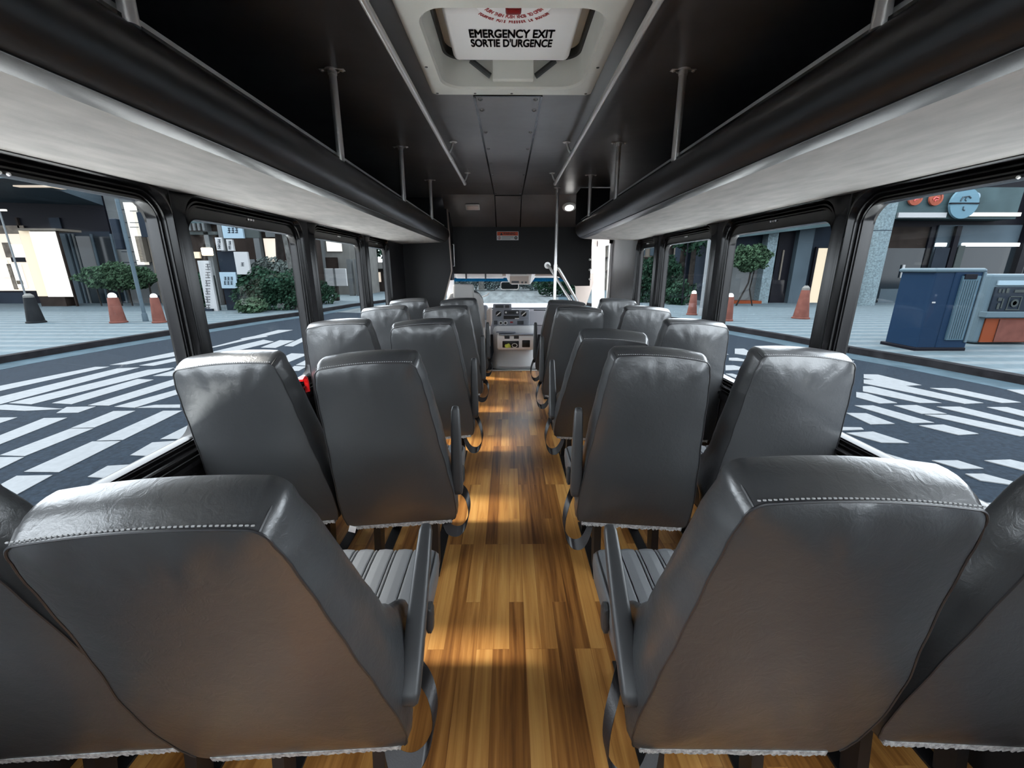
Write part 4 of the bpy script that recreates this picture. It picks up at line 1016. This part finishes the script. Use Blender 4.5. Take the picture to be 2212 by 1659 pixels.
# grey tiled building
t = thing('tiled_building', 'pale grey tiled wall with white sign column beside the dark shop', 'building', (-14, YW, SZ))
a = P(262, 600, YW); b = P(405, 600, YW)
link('wall', B(a.x+14, b.x+14, .1, 3.0, 0, 7.5), M['ext_tile'], t)
for v in (452, 480, 512, 543, 566, 600): pbox('joint', 262, v, 405, v+1.2, YW+.08, .03, M['ext_navy'], t)
pbox('sign_column', 281, 437, 297, 572, YW-.30, .3, M['warmwhite'], t)
for v in (455, 480, 490, 562): pbox('sign_bracket', 280, v, 298, v+1.5, YW-.33, .05, M['ext_tile'], t)
pbox('utility_box', 297, 510, 311, 566, YW-.30, .3, M['ext_beige'], t)
pbox('blade_sign', 300, 458, 325, 512, YW-.9, .12, M['ext_navy'], t)
pbox('pilaster', 326, 440, 332, 664, YW-.08, .1, M['ext_beige'], t)
pbox('plinth', 330, 638, 405, 666, YW-.02, .1, M['ext_navy'], t)
# hedge
hx_ = P(268, 640, 20.8)
t = thing('hedge', 'leafy clipped hedge in front of the tiled wall', 'hedge', (hx_.x, 20.8, SZ))
zc = P(268, 600, 20.8).z-SZ
foliage('foliage', t, (0, 0, zc+.05), (2.0, .6, .62), 5200, .075, M['leafm'], 5)
for k in range(6): link('stem', T([(-1.2+.5*k, 0, 0), (-1.25+.52*k, 0, zc-.2)], .035, 6), M['bark'], t, True)
# pole and cones
def pole(label, u, vb, vt, w_px, m, cat='pole', name='street_pole', base=True):
    g = G(u, vb, SZ); t = thing(name, label, cat, g); h = P(u, vt, g.y).z-SZ; r = w_px*g.y/1000/2
    link('shaft', T([(0, 0, 0), (0, 0, h)], r, 12), m, t, True)
    if base: bm = new(); lathe(bm, [(r*1.5, 0), (r*1.4, .25), (r*1.05, .3)], n=12); link('base_collar', bm, m, t, True)
    return t, h, g
t, h, g = pole('tall blue-grey street pole in front of the hedge', 315, 694, 430, 8, M['polesteel'])
link('signal_box', B(-.32, -.10, -.12, .12, h-1.55, h-.6, .02), M['ext_navy'], t)
def cone(label, u, vb, vt, wb, wt, m, ball=True, group=None):
    g = G(u, vb, SZ); t = thing('traffic_cone', label, 'cone', g, 0, group); h = P(u, vt, g.y).z-SZ; k = g.y/1000
    bm = new(); rb, rt = wb*k/2, wt*k/2
    lathe(bm, [(rb*1.05, 0), (rb*1.05, .04), (rb*.92, .06), (rt*1.15, h*.86), (rt, h*.88)], n=20); link('body', bm, m, t, True, 40)
    if ball:
        bm = new(); bmesh.ops.create_uvsphere(bm, u_segments=14, v_segments=10, radius=rt*.92, matrix=Matrix.Translation((0, 0, h*.88+rt*.3))); link('reflector_ball', bm, M['whiteink'], t, True)
    else: bm = new(); lathe(bm, [(rt*1.1, h*.86), (rt*1.1, h*.93), (rt*.5, h)], n=16); link('cap', bm, M['ext_pale'], t, True)
cone('dark grey cone in front of the glowing white box', 79, 697, 634, 34, 17, M['conedark'], False)
cone('terracotta cone with white ball, left of the blue-grey pole', 257, 697, 635, 33, 18, M['cone'])
cone('terracotta cone with white ball, right of the blue-grey pole', 345, 697, 635, 28, 15, M['cone'])
cone('terracotta cone beside the rear right window pillar', 1571, 693, 634, 24, 14, M['cone'])
cone('wide terracotta cone before the grey wall column', 1729, 688, 617, 36, 15, M['cone'], False)
cone('terracotta cone among the dark trees right', 1494, 680, 628, 24, 12, M['cone'])

# ---- left, through the second window
t = thing('cafe_building', 'dark brown cafe front with warm lamps behind the sign tower', 'building', (-11.5, 21.5, SZ))
a = P(405, 600, 21.5); b = P(655, 600, 21.5)
link('wall', B(a.x+11.5, b.x+11.5, 0, 2.5, 0, 7), M['ext_brown'], t)
pbox('upper_beam', 405, 500, 470, 507, 21.2, .3, M['signgrey'], t); pbox('lintel', 405, 470, 455, 482, 21.1, .4, M['ext_teal'], t)
pbox('lit_window', 410, 544, 431, 558, 21.4, .1, M['beigelit'], t); pbox('lit_lantern', 434, 535, 455, 552, 21.0, .2, M['lantern'], t, .04)
pbox('column', 452, 465, 462, 680, 21.2, .3, M['ext_tile'], t); pbox('column', 556, 465, 568, 680, 21.2, .3, M['ext_tile'], t)
pbox('lit_window', 572, 515, 600, 565, 21.4, .1, M['warm'], t); pbox('pale_panel', 572, 484, 598, 512, 21.3, .15, M['ext_tile'], t); pbox('pale_panel', 500, 560, 556, 640, 21.4, .1, M['ext_tile'], t)
for k in range(4): pbox('scroll_panel', 406+10*k, 482, 411+10*k, 498, 21.0, .1, M['ext_tile'], t)
t = thing('sign_tower', 'navy sign tower with pale blue and white boards', 'sign', (P(491, 640, 18.6).x, 18.6, SZ))
ptowall('tower', 468, 543, 515, 18.6, .7, M['ext_navy'], t)
ptowall('post', 465, 470, 474, 18.9, .2, M['ext_tile'], t)
rs = random.Random(5)
def sign(u0, v0, u1, v1, y, m, marks, name='sign_board', rows=2, cols=3, ink='ext_navy'):
    s = pbox(name, u0, v0, u1, v1, y, .12, M[m], t, .01)
    w, h = u1-u0, v1-v0
    if marks:
        bm = new(); mx0, my0, mw, mh = marks
        for r_ in range(rows):
            for c_ in range(cols):
                cx = u0+w*(mx0+mw*(c_+.5)/cols); cy = v0+h*(my0+mh*(r_+.5)/rows); cw, ch = w*mw/cols*.34, h*mh/rows*.34
                for q in range(3):
                    o = t.location; yy = cy-ch+ch*q*.95
                    a, b = P(cx-cw, yy-ch*.14, y), P(cx+cw, yy+ch*.16, y); box(bm, a.x-o.x, b.x-o.x, -.02+y-o.y, y-o.y, b.z-o.z, a.z-o.z)
                xx = cx+rs.uniform(-.5, .5)*cw; a, b = P(xx-cw*.16, cy-ch*1.1, y), P(xx+cw*.16, cy+ch*1.1, y); box(bm, a.x-t.location.x, b.x-t.location.x, -.02+y-t.location.y, y-t.location.y, b.z-t.location.z, a.z-t.location.z)
        m0 = link('characters', bm, M[ink], s)
        m0.location = (0, 0, 0)
sign(480, 482, 524, 515, 18.3, 'signblue', (.25, .25, .55, .45), rows=1, cols=3)
sign(526, 481, 558, 514, 18.4, 'signgrey', None)
sign(466, 513, 481, 541, 18.3, 'signwhite', (.2, .1, .6, .8), rows=2, cols=1)
sign(490, 517, 503, 542, 18.3, 'signwhite', (.2, .1, .6, .8), rows=2, cols=1)
sign(508, 544, 537, 593, 18.3, 'signwhite', (.4, .45, .3, .2), rows=1, cols=1)
sign(476, 588, 511, 623, 18.3, 'signblue', (.2, .25, .6, .55), rows=2, cols=3)
t = thing('banner_sign', 'tall white vertical banner sign with dark characters', 'sign', (P(449, 678, 18.2).x, 18.2, SZ))
sign(437, 563, 461, 678, 18.2, 'signwhite', (.2, .04, .6, .92), rows=6, cols=1, ink='blackink')
link('foot', B(-.3, .3, -.1, .4, 0, .1), M['ext_navy'], t)
t = thing('banner_sign', 'narrow pale banner beside the tall white vertical sign', 'sign', (P(466, 675, 18.5).x, 18.5, SZ))
sign(462.5, 595, 468, 675, 18.45, 'signgrey', None); 
link('foot', B(-.1, .1, -.05, .2, 0, .1), M['ext_navy'], t)
for i, (u, y, h, cr, chh, trr, m, lean, s, lab) in enumerate((
        (610, 20.0, 7.0, 1.3, 3.4, .17, 'leafd', .3, 3, 'dark tree with thick trunk right of the sign tower'),
        (640, 19.0, 6.5, 1.2, 3.0, .10, 'leafp', -.2, 4, 'pale-leaved tree close to the second left window pillar'),
        (686, 21.5, 7.0, 1.2, 3.2, .16, 'leafd', .15, 5, 'dark tree at the left edge of the third left window'))):
    g = P(u, 640, y); tree(lab, g.x, y, h, cr, chh, trr, M[m], 'bark' if i != 1 else 'barkp', s, n=1500, leaf=.12, lean=lean)
for (u, v, y, rx, rz, m, n, lab) in ((560, 632, 18.6, 1.1, .95, 'leafd', 2600, 'dark bush behind the sign tower'), (618, 640, 18.8, 1.2, .9, 'leafd', 2600, 'dark bush below the trees right of the sign tower'), (545, 668, 17.6, .55, .30, 'leafm', 900, 'low bright green bush at the kerb'), (590, 590, 19.8, 1.3, .7, 'leafp', 2200, 'pale leafy shrub above the dark bushes'), (692, 645, 22, .9, .6, 'leafd', 1200, 'dark bush at the left of the third left window'), (424, 640, 19.5, .8, .9, 'leafd', 1500, 'dark bush behind the tall white banner')):
    g = P(u, v, y); t = thing('bush', lab, 'bush', (g.x, y, SZ)); foliage('foliage', t, (0, 0, max(rz*.9, g.z-SZ)), (rx, .6, rz), n, .085, M[m], int(u)); link('stem', T([(0, 0, 0), (0, 0, max(.3, g.z-SZ))], .05, 6), M['bark'], t)
# ---- left, through the third and fourth windows
t = thing('white_building', 'pale building with bright lit upper panel far left of the road', 'building', (-10, 30, SZ))
a = P(694, 600, 30); b = P(790, 600, 30)
link('wall', B(a.x+10, b.x+10, 0, 3, 0, 8), M['ext_pale'], t)
pbox('lit_panel', 704, 498, 736, 543, 29.9, .1, M['warmwhite'], t); pbox('balcony', 704, 556, 728, 580, 29.8, .2, M['ext_brown'], t)
pbox('pillar', 696, 500, 703, 650, 29.7, .3, M['ext_tile'], t)
for u in (752, 768): pbox('column', u, 560, u+9, 645, 28.5, .4, M['ext_tile'], t)
t = thing('notice_board', 'large white notice board on a stump-like post', 'sign', (P(725, 650, 24).x, 24, SZ))
pbox('board', 703, 580, 748, 618, 24, .15, M['signwhite'], t, .02); pbox('board_seam', 721, 580, 725, 618, 23.98, .02, M['ext_tile'], t); ptowall('post', 717, 618, 728, 24.05, .25, M['bark'], t, .04)
t = thing('eaved_shop', 'low brown shop with white eaves beyond the fourth left window', 'building', (-8.5, 34, SZ))
a = P(785, 560, 34); b = P(850, 560, 34)
link('wall', B(a.x+8.5, b.x+8.5, 0, 3, 0, P(0, 578, 34).z-SZ), M['ext_brown'], t); pbox('eaves', 783, 566, 852, 581, 33.3, 1.2, M['ext_pale'], t, .05); pbox('lit_window', 802, 588, 822, 609, 33.9, .1, M['warm'], t)
tree('tall dense evergreen behind the white-eaved shop', P(812, 560, 38).x, 38, 10, 2.0, 7.5, .2, M['leafd'], seed=8, n=2600, leaf=.2)

# ---- right: shops, stone column, kiosks
t = thing('shop_building', 'dark shop front with teal metal fascia and coloured discs on the right', 'building', (20, YW, SZ))
a = P(1822, 600, YW); b = P(2330, 600, YW)
link('wall', B(a.x-20, b.x-20, 0, 3, 0, 7.5), M['ext_dark'], t)
pbox('fascia', 1828, 404, 2204, 473, YW-.9, .9, M['ext_teal'], t)
pbox('fascia_panel', 1890, 412, 1930, 462, YW-.93, .04, M['ext_steel'], t); pbox('fascia_seam', 1935, 404, 1937, 473, YW-.93, .04, M['ext_dark'], t)
pbox('light_strip', 1941, 459, 2045, 470, YW-1.0, .1, M['signwhite'], t); pbox('light_strip', 2093, 459, 2206, 467, YW-1.0, .1, M['warmwhite'], t)
for (u, v, r, m) in ((1976, 428, 16.5, 'disco'), (2020, 429, 16, 'disco')):
    c = P(u, v, YW-1.0)-t.location; bm = new(); k = (YW-1)/1000*.97
    lathe(bm, [(r*k, .0), (r*k*.97, -.08), (r*k*.7, -.10), (r*k*.66, -.06), (r*k*.3, -.09), (.01, -.07)], c, 24, 'y'); d = link('coral_disc', bm, M[m], t, True)
    cc = c+Vector((-.05, -.10, -.02)); bm = new(); tube(bm, [cc+Vector((-.13, 0, -.04)), cc+Vector((-.05, -.01, .06)), cc+Vector((.10, -.01, .04)), cc+Vector((.12, 0, -.04)), cc+Vector((0, 0, -.06)), cc+Vector((-.03, 0, -.12))], .022, 6); link('emblem_line', bm, M['redknob'], d, True)
c = P(2080, 440, YW-1.05)-t.location; k = (YW-1)/1000*.97
bm = new(); lathe(bm, [(34*k, 0), (33*k, -.09), (.01, -.12)], c, 32, 'y'); d = link('blue_disc', bm, M['discb'], t, True)
bm = new(); box(bm, c.x-34*k, c.x+32*k, c.y-.14, c.y-.02, c.z-.03, c.z+.03); link('disc_band', bm, M['ext_dark'], d)
bm = new(); cc = c+Vector((-.05, -.13, .18)); tube(bm, [cc+Vector((-.22, 0, -.08)), cc+Vector((-.15, 0, .10)), cc+Vector((.12, 0, .14)), cc+Vector((.25, 0, .05))], .03, 6); tube(bm, [cc+Vector((.02, 0, .1)), cc+Vector((-.02, 0, -.02)), cc+Vector((.05, 0, -.08))], .025, 6)
tube(bm, [cc+Vector((.0, 0, -.32)), cc+Vector((.0, 0, -.45)), cc+Vector((.10, 0, -.50))], .025, 6); link('emblem_line', bm, M['ext_steel'], d, True)
c = P(2108, 425, YW-1.1)-t.location; bm = new(); lathe(bm, [(9*k, .05), (9*k, -.03), (5*k, -.03), (5*k, .03)], c, 20, 'y'); link('disc_ring', bm, M['signblue'], d, True)
pbox('door_recess', 1885, 490, 1998, 667, YW-.06, .06, M['ext_brown'], t); gd = pbox('glass_door', 1897, 536, 1992, 665, YW-.12, .06, M['ext_glass'], t)
pbox('door_handle', 1948, 572, 1953, 600, YW-.20, .06, M['signwhite'], t)
pbox('door_mullion', 1991, 490, 1999, 667, YW-.16, .1, M['ext_dark'], t)
pbox('door_reflection_plate', 1898, 624, 1988, 664, YW-.135, .02, M['ext_steel'], t)  # pale plate painted as the reflection low in the glass door
pbox('shop_window', 2018, 486, 2206, 580, YW-.08, .06, M['ext_steel'], t)
pbox('shop_glass', 2018, 534, 2206, 660, YW-.14, .05, M['ext_glass'], t)
pbox('fluorescent_tube', 2080, 525, 2203, 532, YW-.3, .08, M['tube'], t); pbox('fluorescent_tube', 2023, 525, 2045, 532, YW-.3, .08, M['tube'], t)
pbox('window_post', 2057, 488, 2068, 580, YW-.32, .15, M['ext_dark'], t); pbox('window_post', 2210, 404, 2225, 664, YW-.4, .3, M['ext_dark'], t)
pbox('hanging_banner', 2016, 535, 2047, 580, YW-.34, .04, M['ext_navy'], t); pbox('hanging_banner', 2066, 530, 2080, 578, YW-.34, .04, M['signgrey'], t)
pbox('glowing_lamp', 2110, 642, 2121, 656, YW-.5, .2, M['lantern'], t, .05)
t = thing('stone_column', 'round speckled granite column in front of the right shop', 'column', (P(1858, 667, 21.2).x, 21.2, SZ))
hz = P(1858, 440, 21.2).z-SZ; bm = new(); lathe(bm, [(.53, 0), (.53, hz)], n=32); link('shaft', bm, M['ext_stone'], t, True)
bm = new(); lathe(bm, [(.536, hz-1.25), (.536, hz-1.22)], n=32); link('joint_ring', bm, M['ext_navy'], t, True)

t = thing('grey_arcade_building', 'grey arcade front with lit beige doorway and teal fascia', 'building', (13, 22.6, SZ))
a = P(1545, 600, 22.6); b = P(1818, 600, 22.6)
link('wall', B(a.x-13, b.x-13, 0, 3, 0, 7.5), M['ext_navy'], t)
f0, f1 = P(1540, 505, 21.8), P(1812, 455, 21.8); o = t.location
bm = new(); prism(bm, [(f0.x-o.x, P(1540, 520, 21.8).z-o.z), (f1.x-o.x, P(1820, 487, 21.8).z-o.z), (f1.x-o.x, 6), (f0.x-o.x, 6)], -1.2, 0); fs = link('fascia', bm, M['ext_teal'], t)
lt = P(1702, 479, 21.78); lw = text_obj('D.A.I.R.', .33, M['signwhite'], t, (lt.x-o.x, 21.78-o.y, lt.z-o.z+.05), (PI/2, 0, 0), name='fascia_lettering', bold=.01, depth=.01)
bx0 = pbox('balcony_rail', 1722, 440, 1784, 475, 21.5, .2, M['ext_steel'], t); pbox('balcony_lip', 1722, 472, 1788, 477, 21.4, .3, M['signwhite'], t)
pbox('square_column', 1650, 495, 1671, 660, 22.0, .5, M['ext_stone'], t); pbox('square_column', 1715, 490, 1747, 660, 22.2, .4, M['ext_steel'], t)
pbox('dark_door', 1673, 500, 1713, 660, 22.5, .08, M['ext_dark'], t); pbox('grey_wall_panel', 1548, 560, 1650, 655, 22.5, .08, M['ext_beige'] if False else M['ext_tile'], t)
pbox('door_edge', 1687, 540, 1690, 605, 22.45, .06, M['ext_beige'], t)
pbox('lit_doorway', 1757, 536, 1815, 660, 22.52, .06, M['beigelit'], t); pbox('doorway_frame', 1752, 533, 1757, 660, 22.4, .1, M['ext_dark'], t)
pbox('planting_bed', 1580, 650, 1645, 660, 21.9, .6, M['terra'], t)
g = P(1614, 600, 20.6)
t = thing('round_topped_tree', 'small tree with round dark green crown before the grey wall', 'tree', (g.x, 20.6, SZ))
link('trunk', T([(-.35, 0, 0), (.1, 0, 1.1), (.15, 0, 1.9)], .04, 7), M['bark'], t, True); link('branch', T([(.45, 0, 0), (.2, 0, .8), (.3, 0, 1.7)], .03, 7), M['bark'], t, True)
zc = P(1614, 558, 20.6).z-SZ
foliage('foliage', t, (0, 0, zc), (.95, .7, .62), 3600, .08, M['leafm'], 21)
# kiosks on the right pavement
g = G(2062, 757, SZ); t = thing('blue_cabinet', 'tall navy blue street cabinet with pale ribbed door', 'cabinet', (g.x, g.y, SZ))
def cab(nm, u0, v0, u1, v1, dy, th, m, bev=.0, par=None): return pbox(nm, u0, v0, u1, v1, g.y+dy, th, M[m], par or t, bev, 668)
cab('side_section', 2001, 583, 2044, 754, 0, .8, 'binblue', .03); cab('front_section', 2043, 581, 2110, 754, -.02, .8, 'binblue', .03)
cab('roof_cap', 1999, 579, 2111, 589, -.05, .88, 'kiosk', .05); cab('ribbed_door', 2062, 596, 2100, 735, -.06, .05, 'binlight', .01)
cab('door_vent', 2066, 592, 2092, 603, -.08, .04, 'ext_dark', .01); cab('lock_plate', 2011, 652, 2017, 655, -.02, .03, 'signwhite'); cab('corner_trim', 2104, 588, 2110, 740, -.05, .05, 'kiosk', .01)
for k in range(7): cab('door_rib', 2065+5*k, 606, 2066.2+5*k, 732, -.075, .02, 'kiosk')
cab('plinth', 1999, 751, 2112, 762, -.05, .9, 'ext_dark', .02)
g = G(2170, 744, SZ); t = thing('display_kiosk', 'pale blue street kiosk with printed panel and rust orange base', 'kiosk', (g.x, g.y, SZ))
cab('frame', 2121, 592, 2260, 741, .02, .7, 'kiosk', .05); cab('light_bar', 2140, 606, 2250, 616, -.02, .05, 'signblue'); cab('display_panel', 2138, 620, 2250, 672, -.02, .05, 'ext_navy')
cab('shelf', 2134, 674, 2255, 686, -.12, .16, 'kiosk', .01); cab('orange_panel', 2137, 688, 2250, 739, -.01, .05, 'terra'); cab('orange_side', 2168, 690, 2250, 738, -.03, .05, 'cone')
dp = [c for c in t.children if c.name.startswith('display_panel')][0]
for (u0, v0, u1, v1) in ((2146, 624, 2150, 632), (2154, 625, 2158, 633), (2162, 623, 2168, 633), (2180, 626, 2205, 632), (2150, 643, 2158, 650), (2152, 655, 2157, 668), (2160, 645, 2163, 666), (2175, 640, 2200, 642), (2172, 668, 2202, 670), (2173, 642, 2175, 668), (2199, 642, 2201, 668)):
    q = pbox('printed_mark', u0, v0, u1, v1, g.y-.035, .01, M['signgrey'], None, 0, 668); mw = q; q.parent = dp; q.location = -t.location
bm = new(); c = P(2187, 668, g.y-.04); c.z = P(2187, 655, g.y-.04).z; lathe(bm, [(.09, 0), (.09, -.01), (.05, -.01), (.05, 0)], c, 18, 'y'); q = link('printed_ring', bm, M['signgrey'], dp, True); q.location = -t.location
g2 = G(2116, 745, SZ); t = thing('slatted_bin', 'narrow slatted post between the blue cabinet and the kiosk', 'post', (g2.x, g2.y+.3, SZ))
h = P(2116, 655, g2.y+.3).z-SZ; link('body', B(-.07, .07, 0, .1, 0, h), M['kiosk'], t)
for k in range(8): link('slat', B(-.075, .075, -.01, .01, h*.1+k*h*.11, h*.1+k*h*.11+.02), M['ext_dark'], t)

# ---- right, far windows: trees, light pole, hedge
t, h, g = pole('pale painted light pole among the dark trees right', 1513, 682, 430, 8, M['polewhite'])
for (u, y, h, cr, chh, trr, m, s, lab) in ((1440, 24, 7.5, 1.2, 4.2, .16, 'leafd', 31, 'dark tree behind the third right window, left one'), (1466, 22.5, 7.2, 1.1, 4.4, .15, 'leafd', 32, 'dark tree behind the third right window, middle one'), (1488, 21.5, 7, 1.0, 4.6, .13, 'leafd', 33, 'dark tree behind the third right window, by the light pole'), (1535, 24, 7, 1.0, 4.0, .13, 'leafd', 34, 'dark tree right of the light pole')):
    g = P(u, 640, y); tree(lab, g.x, y, h, cr, chh, trr, M[m], 'bark', s, n=2600, leaf=.12)
for (u, v, y, rx, rz, n, lab) in ((1390, 610, 23, .95, 1.35, 4200, 'tall dark hedge behind the frontmost right window'), (1440, 600, 22.5, .9, 1.2, 3600, 'dense dark hedge below the trees right'), (1470, 640, 21.5, .8, .8, 2200, 'low dark bush in front of the trees right')):
    g = P(u, v, y); t = thing('hedge', lab, 'hedge', (g.x, y, SZ)); foliage('foliage', t, (0, 0, g.z-SZ), (rx, .6, rz), n, .085, M['leafd'], int(u)); link('stem', T([(0, 0, 0), (0, 0, g.z-SZ)], .05, 6), M['bark'], t)
t = thing('hanging_sign', 'pale blue hanging sign with dark characters by the light pole', 'sign', (P(1491, 510, 20.8).x, 20.8, SZ))
sign(1483, 499, 1501, 519, 20.8, 'signblue', (.15, .2, .7, .6), rows=2, cols=2)
link('bracket', T([(0, .15, 0), (0, .15, P(1491, 499, 20.8).z-SZ)], .03, 6), M['ext_dark'], t)
t = thing('teal_wall_building', 'dark teal building behind the trees on the right', 'building', (9, 26, SZ))
a = P(1480, 600, 26); b = P(1560, 600, 26); link('wall', B(a.x-9, b.x-9, 0, 2, 0, 8), M['ext_navy'], t); pbox('light_panel', 1517, 488, 1535, 518, 25.9, .1, M['ext_teal'], t)
t = thing('beige_building', 'bright beige building behind the frontmost right window', 'building', (8, 36, SZ))
a = P(1290, 600, 36); b = P(1480, 600, 36); link('wall', B(a.x-8, b.x-8, 0, 3, 0, 9), M['ext_beige'], t)
for v in (525, 555, 585): pbox('ledge', 1290, v, 1480, v+3, 35.8, .2, M['ext_brown'], t)
for u in (1385, 1405, 1425): pbox('window', u, 530, u+9, 552, 35.9, .1, M['ext_steel'], t)

# ---- ahead of the bus: trees and hedge along the road bend
rt = random.Random(12)
for i, u in enumerate((985, 1008, 1040, 1062, 1096, 1128, 1160, 1186, 1212, 1240)):
    y = 40+rt.uniform(-3, 6); g = P(u, 600, y)
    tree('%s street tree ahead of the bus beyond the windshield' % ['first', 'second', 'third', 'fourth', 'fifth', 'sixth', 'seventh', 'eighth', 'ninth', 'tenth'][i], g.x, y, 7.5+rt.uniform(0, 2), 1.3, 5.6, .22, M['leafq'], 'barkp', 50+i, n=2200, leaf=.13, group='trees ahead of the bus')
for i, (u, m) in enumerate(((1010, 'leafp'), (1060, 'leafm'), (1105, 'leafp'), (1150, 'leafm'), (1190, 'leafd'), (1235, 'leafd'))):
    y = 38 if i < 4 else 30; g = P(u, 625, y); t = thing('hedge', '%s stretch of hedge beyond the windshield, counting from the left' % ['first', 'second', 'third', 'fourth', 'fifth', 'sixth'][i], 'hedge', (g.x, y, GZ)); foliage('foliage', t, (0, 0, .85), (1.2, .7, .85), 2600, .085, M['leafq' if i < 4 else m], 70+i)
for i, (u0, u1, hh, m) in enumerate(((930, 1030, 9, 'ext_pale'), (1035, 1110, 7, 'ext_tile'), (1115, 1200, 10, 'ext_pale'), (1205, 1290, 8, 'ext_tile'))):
    a, b = P(u0, 600, 56), P(u1, 600, 56); t = thing('distant_building', ['pale', 'grey', 'tall pale', 'low grey'][i]+' distant block closing the street beyond the trees ahead', 'building', ((a.x+b.x)/2, 56, GZ))
    w = (b.x-a.x)/2; link('wall', B(-w, w, 0, 4, 0, hh), M[m], t)
    for r_ in range(2):
        for c_ in range(3): link('window', B(-w*.8+c_*w*.6, -w*.8+c_*w*.6+w*.35, -.05, 0, 1.2+r_*2.6, 2.8+r_*2.6), M['ext_navy'], t)

# ================================================================== LIGHT AND CAMERA
w = bpy.data.worlds.new('sky'); SC.world = w; w.use_nodes = True; nt = w.node_tree
bg = nt.nodes['Background']; bg.inputs[0].default_value = (0.90, 0.95, 1.0, 1); bg.inputs[1].default_value = 8.0
sun = bpy.data.lights.new('sun', 'SUN'); sun.energy = 5.0; sun.angle = math.radians(6); sun.color = (1, 0.93, 0.84)
so = bpy.data.objects.new('sun', sun); COL.objects.link(so)
sd = Vector((0.62, -0.10, -0.74)).normalized()       # direction the light travels
so.rotation_euler = sd.to_track_quat('-Z', 'Y').to_euler()
cam = bpy.data.cameras.new('camera'); cam.sensor_width = 36; cam.lens = 36*FPX/2212; cam.clip_start = .02; cam.clip_end = 300
co = bpy.data.objects.new('camera', cam); COL.objects.link(co); co.location = (0, 0, H)
co.rotation_euler = (PI/2-TH, 0, -PH); SC.camera = co
vs = SC.view_settings; SC.display_settings.display_device = 'sRGB'
vs.view_transform = 'Standard'; vs.look = 'None'; vs.gamma = 1; vs.exposure = 0.28; vs.use_curve_mapping = False
SC.cycles.max_bounces = 10; SC.cycles.diffuse_bounces = 6; SC.cycles.glossy_bounces = 5; SC.cycles.transparent_max_bounces = 12
SC.cycles.use_denoising = True
